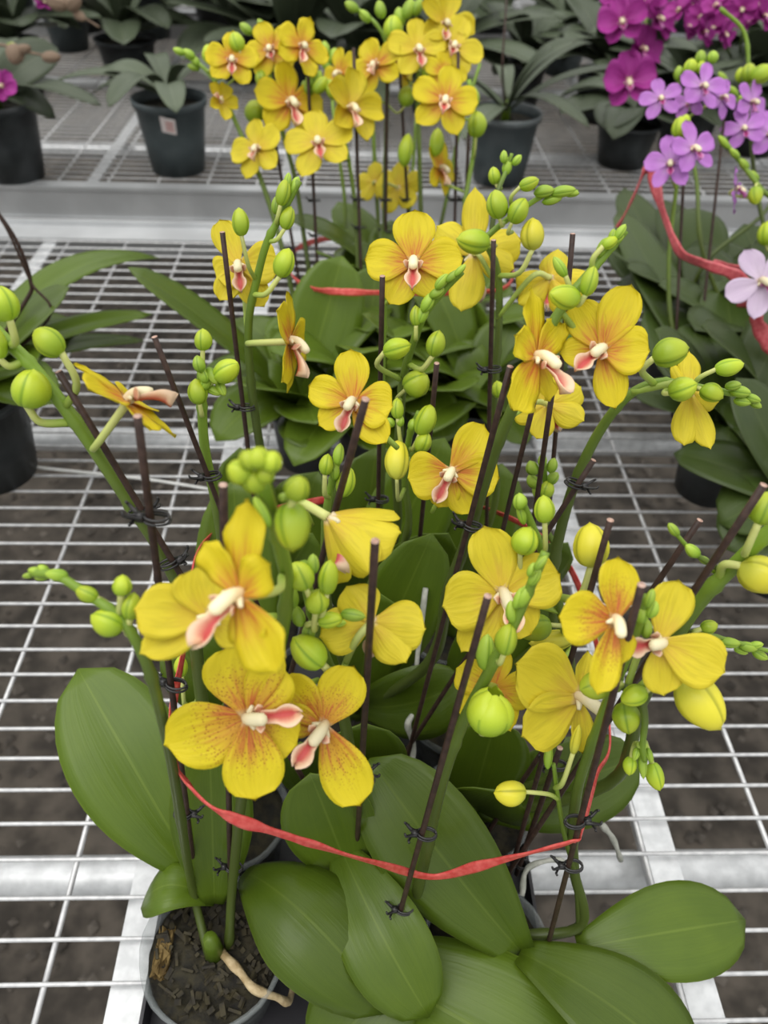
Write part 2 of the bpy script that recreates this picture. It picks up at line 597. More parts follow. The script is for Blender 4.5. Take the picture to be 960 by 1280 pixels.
def open_bud_mesh():
    """big round bud just splitting at its tip"""
    parts = []
    for q in range(5):
        a0 = q * 2 * pi / 5
        V, Fc, U = [], [], []
        nu, nv = 6, 9
        for j in range(nv + 1):
            v = j / nv
            for i in range(nu + 1):
                u = -1 + 2 * i / nu
                a = a0 + u * (0.80 if q < 3 else 0.6)
                r = 0.53 * (sin(pi * (0.02 + 0.95 * v))) ** 0.55 * (1.0 - 0.03 * q) * (1 - 0.05 * u * u)
                V.append(Vector((r * cos(a), v * (0.92 + 0.03 * q) - 0.06 * u * u * v, r * sin(a))))
                U.append((1 - abs(u) ** 3, v))
        for j in range(nv):
            for i in range(nu):
                k = j * (nu + 1) + i
                Fc.append((k, k + nu + 1, k + nu + 2, k + 1))
        parts.append((V, Fc, U))
    V, Fc, U = join(*parts)
    return mesh('opening_bud', V, Fc, 'bud', U)


OPENBUD = open_bud_mesh()


# ------------------------------------------------------------------ plant class
class Plant:
    def __init__(s, loc, label, group, name='potted_orchid', cat='orchid', crown=0.07):
        s.loc = Vector(loc)
        s.root = thing(name, label, cat, s.loc, group)
        s.crown = s.loc + Vector((0, 0, crown))

    def part(s, name, me, mat=None, parent=None):
        return obj(name, me, parent or s.root, mat)

    def pot(s, r=0.034, h=0.065, mat='clear', taper=0.76, fill=True, rnd=0, chips=0):
        th = 0.0012
        wob = (lambda a, v: 0.03 * v * sin(3 * a + rnd) + 0.015 * v * sin(7 * a + 2 * rnd)) if mat == 'clear' else None
        prof = [(r * taper * 0.4, 0.001), (r * taper, 0.001), (r * (taper + 1) / 2, h * 0.5), (r * 0.97, h * 0.9), (r * 1.03, h * 0.905), (r * 1.05, h), (r * 0.99, h), (r * 0.965, h * 0.88), (r * taper * 0.95, 0.004), (0.0005, 0.004)]
        V, Fc, U = lathe_data(prof, 32, wob)
        s.part('pot', mesh('pot', V, Fc, mat, U))
        if fill:
            rn = random.Random(rnd)
            n, k = 22, 7
            V, Fc, U = [], [], []
            for j in range(k + 1):
                for i in range(n):
                    a = 2 * pi * i / n
                    rr = r * 0.955 * j / k
                    z = h * 0.88 + rn.uniform(-0.003, 0.003) - 0.004 * (j / k) ** 2 if j < k else h * 0.86
                    V.append(Vector((rr * cos(a), rr * sin(a), z)))
                    U.append((0, 0))
            for j in range(k):
                for i in range(n):
                    i2 = (i + 1) % n
                    Fc.append((j * n + i, (j + 1) * n + i, (j + 1) * n + i2, j * n + i2))
            base = len(V)
            for i in range(n):
                a = 2 * pi * i / n
                V.append(Vector((r * taper * 0.9 * cos(a), r * taper * 0.9 * sin(a), 0.006)))
                U.append((0, 0))
            for i in range(n):
                i2 = (i + 1) % n
                Fc.append((k * n + i, base + i, base + i2, k * n + i2))
            s.part('potting_mix', mesh('potting_mix', V, Fc, 'bark', U))
        if chips:
            parts = []
            rn = random.Random(rnd + 5)
            for _ in range(chips):
                a, q = rn.uniform(0, 6.28), r * 0.86 * sqrt(rn.random())
                c = Vector((q * cos(a), q * sin(a), h * 0.89 + rn.uniform(-0.002, 0.002)))
                R3 = Matrix.Rotation(rn.uniform(0, 6), 3, 'Z') @ Matrix.Rotation(rn.uniform(-.7, .7), 3, 'X')
                e = (rn.uniform(.0008, .004), rn.uniform(.0006, .0016), rn.uniform(.0004, .0012))
                V, Fc, U = box_data(-e[0], -e[1], -e[2], *e)
                parts.append(([R3 @ v + c for v in V], Fc, U))
            V, Fc, U = join(*parts)
            o = s.part('bark_chips', mesh('bark_chips', V, Fc, 'chip', U, smooth=False))
            o['kind'] = 'stuff'

    def stem(s, pts, r0=0.0026, r1=0.0014, name='flower_stem', mat='stem', nodes=4, ring=9):
        """pts: world points from base to tip"""
        path = spline(pts, 7)
        ph = random.random()

        def rad_(v):
            q = (v * nodes + ph) % 1.0
            return (r0 + (r1 - r0) * v) * (1 + 0.28 * exp(-((q - 0.5) / 0.035) ** 2))
        o = tube(name, path, rad_, mat, s.root, ring, s.loc)
        return o

    def spike(s, pix, base=True, r0=0.0026, r1=0.0014, nodes=4):
        """pix: (px,py,Y) from tip down; joined to the crown"""
        P = [at(*p) for p in pix][::-1]
        if base:
            c = s.crown + Vector((random.uniform(-.008, .008), random.uniform(-.004, .008), -0.012))
            if (P[0] - c).length > 0.02:
                P = [c] + P
        s.stem(P, r0, r1, nodes=nodes)

    def bud(s, px, py, ln, wd, ang, Y, kind='bud', att=None, tilt=0.15, mesh_=None, name='bud', ped=0.0011):
        """centre pixel, length and width in pixels, direction base->tip (deg clockwise from up)"""
        c = at(px, py, Y)
        k = depth(c) / F
        d = cv(sin(rad(ang)), cos(rad(ang)), tilt).normalized()
        L_, W_ = ln * k, wd * k
        b0 = c - d * L_ * 0.5
        x = d.orthogonal().normalized()
        z = x.cross(d)
        a = random.uniform(0, 6.28)
        x, z = x * cos(a) + z * sin(a), z * cos(a) - x * sin(a)
        i = random.randrange(3)
        fat = 0.36 + 0.05 * i if mesh_ is None else 0.53
        if kind == 'husk':
            fat = 0.36
        sx_ = W_ / (2 * fat * 0.95)
        m = Matrix.Identity(4)
        for r_, (vx, vy, vz) in enumerate(zip(x * sx_, d * L_, z * sx_)):
            m[r_][0], m[r_][1], m[r_][2] = vx, vy, vz
        m.translation = b0 - s.loc
        o = s.part(name if kind != 'husk' else 'withered_bud', mesh_ or BUD[kind, i], m)
        if att is not None:
            p1 = at(att[0], att[1], att[2] if len(att) > 2 else Y + 0.004)
            mid = (b0 - d * (p1 - b0).length * 0.35)
            pm = spline([p1, mid.lerp(p1, 0.35), b0 + d * 0.0008], 5)
            inv = m.inverted()
            # pedicel is its own sub-part of the bud
            V, Fc, U = tube_data([p - s.loc for p in pm], lambda v: ped * (1.15 - 0.2 * v), 7)
            V = [inv @ v for v in V]
            obj('pedicel', mesh('pedicel', V, Fc, 'pedicel', U), o)
        return o

    def tips(s, lst, Y, kind='bud_tip'):
        for (px, py, ln, wd, ang) in lst:
            s.bud(px, py, ln, wd, ang, Y, kind)

    def flower(s, px, py, span, roll, Y, yaw=0, pitch=0, kind='yellow', form='flat', att=None, tilt=0, n=None,
               lip=True, pang=78, sang=142, sep_kind=None, ped=0.0013, skip=(), tep=None):
        c = at(px, py, Y)
        k = depth(c) / F
        S = span * k
        if n is None:
            n = (sin(rad(yaw)) * cos(rad(pitch)), sin(rad(pitch)), cos(rad(yaw)) * cos(rad(pitch)))
        Z = cv(*n).normalized()
        up = cv(sin(rad(roll)), cos(rad(roll)), 0)
        Yv = (up - Z * up.dot(Z)).normalized()
        X = Yv.cross(Z)
        m = Matrix.Identity(4)
        for r_ in range(3):
            m[r_][0], m[r_][1], m[r_][2] = X[r_], Yv[r_], Z[r_]
        m.translation = c - s.loc
        e = bpy.data.objects.new('flower', None)
        e.empty_display_size = 0.01
        COL.objects.link(e)
        e.parent = s.root
        e.matrix_basis = m
        lib = flower_lib(kind, kind, sep_kind or kind, form)
        rr = random.random
        lay = [('dorsal', 0, 0), ('sepal', sang, -0.012), ('sepal', -sang, -0.012), ('petal', pang, 0.008), ('petal', -pang, 0.010)]
        if tep:
            Zc = RM.transposed() @ Z
            for i, tp in enumerate(tep):
                kd, ia, lp, wp_ = tp[:4]
                di = Vector((sin(rad(ia)), cos(rad(ia)), 0))
                zz = Zc.z if abs(Zc.z) > 0.45 else (0.45 if Zc.z >= 0 else -0.45)
                d3 = di + Vector((0, 0, -di.dot(Zc) / zz))
                ln3 = min(d3.length, 1.9)
                d3 = RM @ d3
                a = atan2(d3.dot(X), d3.dot(Yv))
                tl = rad((tp[4] if len(tp) > 4 else tilt) + random.uniform(-4, 4))
                v_ = random.randrange(3)
                me = lib[kd, v_]
                xs = max(abs(q.co.x) for q in me.vertices) * 2
                dz = -0.012 if kd == 'sepal' else 0.004 * (i % 3)
                q = Matrix.Rotation(-a, 4, 'Z') @ Matrix.Translation((0, 0.01 * S, dz * S)) @ Matrix.Rotation(tl, 4, 'X') @ Matrix.Diagonal((wp_ * k / xs, lp * k * ln3 / 0.5, S, 1))
                obj('petal' if kd == 'petal' else 'sepal', me, e, q)
            lay = []
        for i, (kd, an, dz) in enumerate(lay):
            if i in skip:
                continue
            a = rad(an + random.uniform(-5, 5))
            tl = rad(tilt + random.uniform(-5, 5))
            q = Matrix.Rotation(-a, 4, 'Z') @ Matrix.Translation((0, 0.015 * S, dz * S)) @ Matrix.Rotation(tl, 4, 'X') @ Matrix.Diagonal((S, S * random.uniform(.96, 1.04), S, 1))
            obj('petal' if kd == 'petal' else 'sepal', lib[kd, random.randrange(3)], e, q)
        if lip:
            q = Matrix.Rotation(rad(random.uniform(-12, 12)), 4, 'X') @ Matrix.Diagonal((S, S, S, 1))
            lm = LIP if kind not in ('lilac', 'pale_lilac', 'magenta') else LIP_L
            obj('lip', lm, e, q)
        if lip is not None:
            obj('column', COLM, e, Matrix.Diagonal((S, S, S, 1)))
        if att is not None:
            p1 = at(att[0], att[1], att[2] if len(att) > 2 else Y + 0.012)
            b0 = c - Z * S * 0.015
            mid = c - Z * min(0.35 * S + 0.004, (p1 - c).length * 0.6)
            pm = spline([p1, mid.lerp(p1, 0.3), b0], 6)
            inv = m.inverted()
            V, Fc, U = tube_data([p - s.loc for p in pm], lambda v: ped * (1 + 0.25 * v), 7)
            obj('pedicel', mesh('pedicel', [inv @ v for v in V], Fc, 'pedicel', U), e)
        return e

    def leaf(s, b, tip, width, up=(0, 0, 1), arch=0.02, fold=0.25, mat='leaf', droop=0.0, name='leaf', wave=0.0, th=0.0016):
        """b, tip world points; width in metres; up = side the upper face looks to"""
        b, tip = Vector(b), Vector(tip)
        upv = Vector(up).normalized()
        ax = (tip - b).normalized()
        side = ax.cross(upv).normalized()
        nv, nu = 14, 8
        top, bot, U = [], [], []
        mid = b.lerp(tip, 0.5) + upv * arch
        ctrl = mid * 2 - (b + tip) * 0.5
        ph = random.uniform(0, 6)
        for j in range(nv + 1):
            v = j / nv
            p = b * (1 - v) ** 2 + ctrl * 2 * v * (1 - v) + tip * v * v
            tg = ((ctrl - b) * (1 - v) + (tip - ctrl) * v).normalized()
            nn = side.cross(tg).normalized()
            wd = width * 0.5 * (0.24 + 0.76 * sin(v / 0.58 * pi / 2) if v < 0.58 else max(0.0, 1 - ((v - 0.58) / 0.42) ** 2.1) ** 0.56)
            wd = max(wd, 0.0006)
            for i in range(nu + 1):
                u = -1 + 2 * i / nu
                f = fold * (abs(u) - 0.25 * u * u) * wd * (1.25 - 0.9 * v) - droop * u * u * wd
                q = p + side * u * wd * (1 - 0.06 * fold) + nn * (f + wave * wd * sin(7 * v + ph + (1.5 if u > 0 else 0)) * u * u)
                g = nn * -0.03 * wd * exp(-(u / 0.12) ** 2)
                top.append(q + g - s.loc)
                bot.append(q + g - nn * th * (1 - 0.6 * u * u) - s.loc)
                U.append((0.5 + 0.5 * u, v))
        k = len(top)
        c = nu + 1
        Fc = []
        for j in range(nv):
            for i in range(nu):
                a = j * c + i
                Fc.append((a, a + 1, a + 1 + c, a + c))
                Fc.append((k + a, k + a + c, k + a + 1 + c, k + a + 1))
        rim = [i for i in range(nu + 1)] + [j * c + nu for j in range(1, nv + 1)] + [nv * c + i for i in range(nu - 1, -1, -1)] + [j * c for j in range(nv - 1, 0, -1)]
        for a, b_ in zip(rim, rim[1:] + rim[:1]):
            Fc.append((a, a + k, b_ + k, b_))
        return s.part(name, mesh('leaf', top + bot, Fc, mat, U + U))

    def root_(s, pts, r=0.0022, mat='root', name='aerial_root'):
        ph = random.uniform(0, 6)
        return tube(name, spline(pts, 7), lambda v: r * (1 + 0.14 * sin(23 * v + ph) - 0.25 * v), mat, s.root, 8, s.loc)

    def crown_stub(s, r=0.006, h=0.02):
        c = s.crown
        tube('crown', [c - Vector((0, 0, 0.02)), c, c + Vector((0, 0, h * 0.6))], lambda v: r * (1 - 0.4 * v), 'leaf', s.root, 10, s.loc)


# clip: ring round stem and stake with claw prongs
def clip_mesh():
    parts = []
    for dz, rx in ((-0.0012, 1.0), (0.0012, 0.94)):
        ringp = [Vector((0.0062 * rx * cos(a) + 0.003, 0.0040 * rx * sin(a), dz)) for a in [2 * pi * i / 18 for i in range(19)]]
        parts.append(tube_data(ringp, 0.00075, 6))
    for s in (-1, 1):
        parts.append(tube_data(spline([Vector((-0.003, s * 0.001, 0)), Vector((-0.007, s * 0.0022, 0.001)), Vector((-0.0105, s * 0.0042, 0.0035)), Vector((-0.0115, s * 0.0035, 0.0055))], 4), lambda v: 0.0013 - 0.0006 * v, 6))
        parts.append(tube_data([Vector((-0.006, s * 0.0006, 0)), Vector((-0.0085, s * 0.0046, -0.0012)), Vector((-0.008, s * 0.0062, -0.0005))], 0.0008, 6))
    V, Fc, U = box_data(-0.0065, -0.0018, -0.0022, -0.0025, 0.0018, 0.0022)
    parts.append((V, Fc, U))
    V, Fc, U = join(*parts)
    return mesh('clip', V, Fc, 'clip', U)


CLIP = clip_mesh()


def stake(top, low, label, clips=(), zend=0.055, r=0.0014, group='brown support stakes', angs=None):
    p0, p1 = at(*top), at(*low)
    d = (p1 - p0).normalized()
    if d.z < -0.05:
        p1 = p0 + d * ((p0.z - zend) / -d.z)
    n = 10
    path = [p1.lerp(p0, i / n) for i in range(n + 1)]
    path = [p - p1 for p in path]
    V, Fc, U = tube_data(path, lambda v: r, 8)
    me = mesh('plant_stake', V, Fc, ['stake', 'stake_cut'], U, fm={len(Fc) - 1: 1})
    o = obj('plant_stake', me)
    o.location = p1
    tag(o, label, 'stake', group)
    ax = (p0 - p1).normalized()
    for i, c in enumerate(clips):
        # nearest point of the stake to the pixel's ray
        dd = ray(c[0], c[1])
        best = min((p1.lerp(p0, q / 200) for q in range(201)), key=lambda p: ((p - CAM) - dd * ((p - CAM).dot(dd) / dd.dot(dd))).length)
        x = (at(c[2], c[3], best.y) - best) if len(c) > 3 else cv(1, 0, 0.2)
        x = (x - ax * x.dot(ax))
        x = x.normalized() if x.length > 1e-5 else ax.orthogonal().normalized()
        y = ax.cross(x)
        m = Matrix.Identity(4)
        for r_ in range(3):
            m[r_][0], m[r_][1], m[r_][2] = x[r_], y[r_], ax[r_]
        m.translation = best - p1
        obj('clip', CLIP, o, m @ Matrix.Diagonal((0.72, 0.72, 0.72, 1)))
    return o


def ribbon(label, pts, width, mat, closed=True, name='red_ribbon', tilt=0.0, group='red ribbons tied round the bundles'):
    P = [Vector(p) for p in pts]
    path = spline(P + ([P[0]] if closed else []), 9)
    n = len(path)
    V, Fc, U = [], [], []
    th = 0.0003
    for i, p in enumerate(path):
        tg = (path[min(i + 1, n - 1)] - path[max(i - 1, 0)]).normalized()
        tw = tilt + 0.35 * sin(i * 0.16) + 0.2 * sin(i * 0.41)
        up = Vector((0, 0, 1))
        side = tg.cross(up).normalized()
        up2 = side.cross(tg)
        wv = up2 * cos(tw) + side * sin(tw)
        nn = tg.cross(wv).normalized()
        ww = width * 0.5 * (1 + 0.15 * sin(i * 0.3) + 0.08 * sin(i * 0.9))
        for q in range(5):
            s_ = -1 + q * 0.5
            V.append(p + wv * ww * s_ + nn * (th + (0.0006 if q in (1, 3) else 0)))
            U.append((q / 4, i / n))
        for q in range(4, -1, -1):
            s_ = -1 + q * 0.5
            V.append(p + wv * ww * s_ - nn * (th - (0.0006 if q in (1, 3) else 0)))
            U.append((q / 4, i / n))
    for i in range(n - 1):
        for q in range(10):
            q2 = (q + 1) % 10
            Fc.append((i * 10 + q, i * 10 + q2, (i + 1) * 10 + q2, (i + 1) * 10 + q))
    o = obj(name, mesh(name, V, Fc, mat, U))
    return tag(o, label, 'ribbon', group)


# ------------------------------------------------------------------ floor
V, Fc = [], []
nx, ny = 60, 60
rf = random.Random(3)
for j in range(ny + 1):
    for i in range(nx + 1):
        V.append(Vector((-4 + 8 * i / nx, -0.6 + 7.6 * j / ny, -0.62 + rf.uniform(-0.008, 0.008))))
for j in range(ny):
    for i in range(nx):
        a = j * (nx + 1) + i
        Fc.append((a, a + 1, a + nx + 2, a + nx + 1))
o = obj('floor', mesh('floor', V, Fc, 'floor'))
o['kind'] = 'structure'
parts = []
for _ in range(3500):
    x, y = rf.uniform(-1.2, 1.2), rf.uniform(-0.2, 2.2)
    r = rf.uniform(0.004, 0.013)
    c = Vector((x, y, -0.62 + r * 0.3))
    q = [Vector((rf.uniform(.7, 1.2) * r, 0, 0)), Vector((0, rf.uniform(.7, 1.2) * r, 0)), Vector((-rf.uniform(.7, 1.2) * r, 0, 0)), Vector((0, -rf.uniform(.7, 1.2) * r, 0)), Vector((0, 0, r * .7)), Vector((0, 0, -r * .5))]
    parts.append(([c + v for v in q], [(0, 1, 4), (1, 2, 4), (2, 3, 4), (3, 0, 4), (1, 0, 5), (2, 1, 5), (3, 2, 5), (0, 3, 5)], [(0, 0)] * 6))
V, Fc, U = join(*parts)
o = obj('gravel', mesh('gravel', V, Fc, 'pebble', U, smooth=False))
o['kind'] = 'stuff'
o['label'] = 'dark gravel scattered on the floor under the benches'

# ------------------------------------------------------------------ benches
PX = 0.0249
LX = 0.0905


def wire_me(name, a, b_, r):
    V, Fc, U = tube_data([a, b_], r, 6)
    return mesh(name, V, Fc, 'zinc', U)


def bench(label, y0, y1, x0, x1, ph, pipes, bars, front=False, back=False, xph=0.0, first=0):
    root = thing('wire_bench', label, 'bench', (0, y0, 0), 'galvanised wire benches')
    L = y1 - y0
    me = wire_me('cross_wire', Vector((x0, 0, 0)), Vector((x1, 0, 0)), 0.0015)
    k = 0
    y = ph
    while y < y1 - 0.004:
        if y > y0 + 0.004:
            obj('cross_wire', me, root, Matrix.Translation((0, y - y0, -0.00135)))
        y += PX
    me = wire_me('long_wire', Vector((0, 0, 0)), Vector((0, L, 0)), 0.0019)
    for k in range(-30, 1):  # two mesh panels meet near x = 0.05
        x = -0.187 + k * LX
        if x > x0:
            obj('long_wire', me, root, Matrix.Translation((x, 0, -0.0042)))
    for k in range(-2, 30):
        x = 0.2925 + k * LX
        if x < x1:
            obj('long_wire', me, root, Matrix.Translation((x, 0, -0.0042)))
    for x in (-0.10, -0.01, 0.05):
        obj('long_wire', me, root, Matrix.Translation((x, 0, -0.0042)))
    me = mesh('cross_pipe', *tube_data([Vector((x0, 0, 0)), Vector((x1, 0, 0))], 0.0145, 16)[:2], 'zinc_bar')
    for y in pipes:
        obj('cross_pipe', me, root, Matrix.Translation((0, y - y0, -0.036)))
    V, Fc, U = box_data(-0.0105, 0, -0.0035, 0.0105, L, 0)
    V2, F2, U2 = box_data(-0.0105, 0, -0.016, -0.0085, L, -0.0035)
    V, Fc, U = join((V, Fc, U), (V2, F2, U2))
    me = mesh('flat_bar', V, Fc, 'zinc_bar', smooth=False)
    for x in bars:
        obj('flat_bar', me, root, Matrix.Translation((x, 0, -0.0062)))
    if front:  # channel rail facing the camera: top lip, tall face, bottom lip
        V, Fc, U = join(box_data(x0, -0.012, -0.003, x1, 0.016, 0.004), box_data(x0, -0.010, -0.050, x1, -0.006, -0.003), box_data(x0, -0.014, -0.054, x1, 0.014, -0.050))
        obj('front_rail', mesh('front_rail', V, Fc, 'alu', smooth=False), root)
    if back:
        V, Fc, U = join(box_data(x0, L - 0.004, -0.004, x1, L + 0.052, 0.0005), box_data(x0, L + 0.046, -0.004, x1, L + 0.054, 0.008), box_data(x0, L + 0.050, -0.05, x1, L + 0.054, -0.004))
        obj('back_rail', mesh('back_rail', V, Fc, 'alu', smooth=False), root)
    # legs
    V, Fc, U = box_data(-0.02, -0.02, -0.62, 0.02, 0.02, -0.05)
    me = mesh('bench_leg', V, Fc, 'zinc_bar', smooth=False)
    for x in (x0 + 0.1, x1 - 0.1):
        for y in (0.1, L - 0.1):
            obj('bench_leg', me, root, Matrix.Translation((x, y, 0)))
    return root


BARS = [-0.137 + 0.3525 * k for k in range(-6, 7)]
bench('near galvanised wire bench under the front orchids', -0.1, 1.205, -1.25, 1.25, 0.2240 - 0.0249 * 12, [0.226, 0.730], [x for x in BARS if abs(x) < 1.2], back=True)
bench('second galvanised wire bench beyond the channel rail', 1.42, 2.74, -2.1, 2.1, 1.445, [1.72, 2.22], BARS, front=True, back=True)
bench('farthest galvanised wire bench under the grey-green plants', 2.92, 4.3, -2.1, 2.1, 2.95, [3.2, 3.7], BARS, front=True)

# ------------------------------------------------------------------ front bundle
GF = 'yellow orchids of the front bundle'
CX = (-0.076, 0.001, 0.073)
CY = (0.146, 0.223, 0.296, 0.369)

# tray under the front bundle: base plate, four walls
t_ = thing('plant_tray', 'black plastic tray under the front bundle of yellow orchids', 'tray', (0, 0, 0.0002))
V, Fc, U = box_data(-0.118, 0.104, 0, 0.113, 0.408, 0.002)
obj('tray_base', mesh('tray_base', V, Fc, 'tray', smooth=False), t_)
for a in ((-0.120, 0.102, 0, -0.118, 0.41, 0.022), (0.113, 0.102, 0, 0.115, 0.41, 0.022), (-0.118, 0.102, 0, 0.113, 0.104, 0.022), (-0.118, 0.408, 0, 0.113, 0.41, 0.022)):
    V, Fc, U = box_data(*a)
    obj('tray_wall', mesh('tray_wall', V, Fc, 'tray', smooth=False), t_)
# bark spilled between pots

ZP = 0.0024


def plant(c, row, label, **kw):
    p = Plant((CX[c], CY[row], ZP), label, GF)
    p.pot(rnd=c * 4 + row, **kw)
    p.crown_stub()
    return p


# ---- P1: front left pot
P = plant(0, 0, 'yellow orchid in clear pot with a pale root over its rim', chips=190, r=.038, h=.066)
P.spike([(40, 716, .165), (72, 720, .162), (112, 745, .158), (150, 772, .154), (172, 805, .15), (192, 855, .148), (212, 940, .152), (224, 1010, .158), (240, 1108, .170)], r0=.0024, r1=.0013)
P.bud(135, 777, 44, 35, -65, .153, att=(160, 792))
P.bud(109, 742, 30, 21, -62, .158, att=(132, 757))
P.bud(71, 718, 28, 16, -82, .162, 'bud_tip')
P.bud(152, 732, 28, 24, 5, .157, att=(146, 766))
P.bud(165, 758, 37, 25, 12, .155, att=(160, 785))
P.tips([(45, 714, 20, 12, -80), (52, 722, 18, 9, -95), (36, 719, 16, 8, -100), (54, 712, 16, 12, -50)], .165)
# second spike of P1: tip-on cluster left of centre
P.spike([(326, 600, .160), (338, 640, .163), (352, 690, .168), (358, 740, .174), (345, 830, .176), (308, 960, .170), (291, 1100, .168)], r0=.0026, r1=.0024)
for q in ((300, 588, 34, 32, -60), (325, 572, 30, 30, 0), (339, 576, 30, 28, 30), (318, 600, 36, 30, -20), (331, 592, 28, 26, 10), (310, 575, 28, 28, -35)):
    P.bud(*q, .152, 'bud', tilt=0.7)
P.bud(373, 611, 36, 32, 25, .158, att=(350, 650), tilt=.6)
P.bud(365, 658, 66, 48, 176, .156, 'bud', att=(352, 622), tilt=.3)
P.bud(328, 640, 44, 16, -25, .156, 'bud_tip')
P.flower(298, 745, 200, 32, .140, yaw=-24, pitch=6, form='wavy', att=(352, 720, .168), tep=[('sepal', 165, 72, 60), ('petal', 48, 62, 60, 8), ('dorsal', 9, 116, 62), ('petal', -30, 76, 46, 12), ('petal', 151, 106, 74)])
P.flower(262, 772, 170, 20, .150, yaw=14, pitch=10, form='flat', att=(345, 770, .17), kind='clear_yellow', lip=False, tep=[('petal', -79, 90, 74), ('petal', -14, 64, 78, 10), ('sepal', 240, 86, 50), ('sepal', 120, 50, 50)])
P.leaf(atz(245, 1090, .076), atz(98, 836, .15), .066, up=(0.35, -0.7, 0.7), arch=.012, fold=.12)
P.leaf(atz(268, 1125, .07), atz(176, 1135, .062), .030, up=(-.1, .1, 1), arch=.022, fold=.35, droop=.3)
P.leaf(atz(268, 1130, .075), atz(262, 930, .175), .044, up=(0.1, -1, .3), arch=.0, fold=.15)
P.leaf(atz(305, 1090, .080), atz(488, 1266, .074), .056, up=(-.1, .0, 1), arch=.036, fold=.05, droop=.35, wave=.06)
P.root_([atz(274, 1188, .06), atz(286, 1200, .067), atz(300, 1215, .066), atz(318, 1236, .069), atz(345, 1246, .062), atz(360, 1252, .05), atz(366, 1236, .044)], .0026)
V, Fc, U = [], [], []
V, Fc, U = join(*[([Vector((-.028 + random.uniform(-.004, .003), random.uniform(-.012, .014), .056 + random.uniform(-.004, .004))) + v for v in box_data(-.0012, -.001, -.001, .0012, .001, .001)[0]], box_data(0, 0, 0, 1, 1, 1)[1], [(0, 0)] * 8) for _ in range(50)])
o = P.part('moss', mesh('moss', V, Fc, 'moss', U, smooth=False))
o['kind'] = 'stuff'

# ---- P2: front centre pot
P = plant(1, 0, 'yellow orchid whose stem bears one big round opening bud', chips=40)
P.spike([(682, 690, .182), (668, 722, .178), (648, 768, .175), (628, 808, .173), (606, 850, .171), (578, 905, .17), (556, 965, .168), (541, 1025, .166), (527, 1090, .162), (508, 1150, .155)], r0=.0034, r1=.0016, nodes=5)
P.bud(612, 890, 62, 60, 8, .160, mesh_=OPENBUD, att=(596, 872, .171), tilt=.25, name='opening_bud', ped=.0016)
P.bud(634, 800, 42, 28, 12, .170, att=(622, 822, .173))
P.bud(608, 816, 48, 24, 5, .176, 'bud_tip')
P.bud(656, 745, 34, 18, 25, .176, 'bud_tip')
P.tips([(640, 765, 30, 15, -5), (668, 722, 26, 14, 30), (676, 704, 24, 12, 40), (664, 712, 20, 10, 20), (648, 748, 30, 13, 18)], .1755)
P.flower(617, 862, 105, 10, .183, yaw=-20, pitch=10, form='wavy', att=(604, 855, .171))
P.leaf(atz(425, 1195, .058), atz(775, 1395, .052), .080, up=(.2, -.2, 1), arch=.016, fold=.16)
P.leaf(atz(425, 1058, .10), atz(536, 1272, .078), .046, up=(-.1, -.4, .9), arch=.018, fold=.28)
P.leaf(atz(440, 1100, .085), atz(388, 968, .16), .050, up=(.1, -1, .5), arch=.0, fold=.18)
P.leaf(atz(520, 1190, .072), atz(395, 1330, .05), .052, up=(0, -.3, 1), arch=.012, fold=.1)

# ---- P3: front right pot
P = plant(2, 0, 'yellow orchid with broad leaves reaching the bottom right corner', chips=40)
P.spike([(808, 745, .170), (797, 785, .168), (780, 830, .166), (758, 880, .164), (738, 935, .163), (722, 985, .162), (716, 1040, .161), (718, 1090, .158), (722, 1160, .15)], r0=.0030, r1=.0015)
P.tips([(812, 748, 26, 12, 15), (803, 768, 26, 17, 10), (815, 762, 24, 15, 20), (808, 786, 26, 15, 0)], .168)
P.bud(775, 808, 34, 30, 0, .160, att=(770, 845, .165))
P.bud(746, 858, 44, 36, -100, .160, att=(772, 862, .165))
P.bud(783, 897, 40, 36, 172, .160, att=(796, 868, .164))
P.bud(793, 870, 36, 28, -110, .158, att=(806, 862, .162))
P.stem([at(778, 858, .164), at(800, 872, .160), at(806, 900, .157), at(803, 930, .156), at(806, 950, .156)], .0016, .0012, name='side_shoot')
P.bud(788, 957, 24, 17, 188, .156, att=(800, 932, .156))
P.bud(820, 970, 36, 22, 165, .156, att=(806, 932, .156))
P.tips([(804, 955, 36, 11, 180), (795, 942, 18, 10, 200), (812, 944, 20, 9, 165)], .156)
P.flower(768, 776, 150, 14, .158, yaw=8, pitch=4, kind='spotted', att=(776, 850, .166), lip=False, tep=[('sepal', 165, 56, 46), ('petal', 196, 92, 42), ('dorsal', 9, 76, 60), ('petal', -82, 72, 72)])
P.flower(824, 802, 150, 85, .166, yaw=-4, pitch=2, kind='clear_yellow', att=(783, 862, .165), tep=[('sepal', 170, 66, 58), ('petal', 16, 78, 56), ('petal', 115, 84, 70)])
P.bud(877, 876, 78, 56, 148, .158, 'bud_yellow', att=(800, 860, .163), tilt=.25, ped=.0015)
P.stem([at(724, 1165, .150), at(720, 1100, .156), at(706, 1045, .160), at(698, 1000, .163), at(692, 955, .166)], .0016, .0009, name='side_shoot')
P.bud(638, 990, 42, 31, -88, .160, 'bud_yellow', att=(698, 999, .163), ped=.0010)
P.bud(720, 925, 40, 14, 10, .166, 'bud_yellow', att=(694, 985, .164))
P.bud(686, 945, 36, 11, 4, .166, 'bud_tip')
P.leaf(atz(655, 1195, .072), atz(462, 948, .145), .060, up=(-.35, -.35, .9), arch=.012, fold=.22)
P.leaf(atz(722, 1185, .07), atz(932, 1150, .058), .050, up=(-.05, -.25, 1), arch=.014, fold=.12, droop=.1)
P.leaf(atz(650, 1190, .076), atz(880, 1370, .055), .058, up=(.35, -.1, .9), arch=.016, fold=.14)
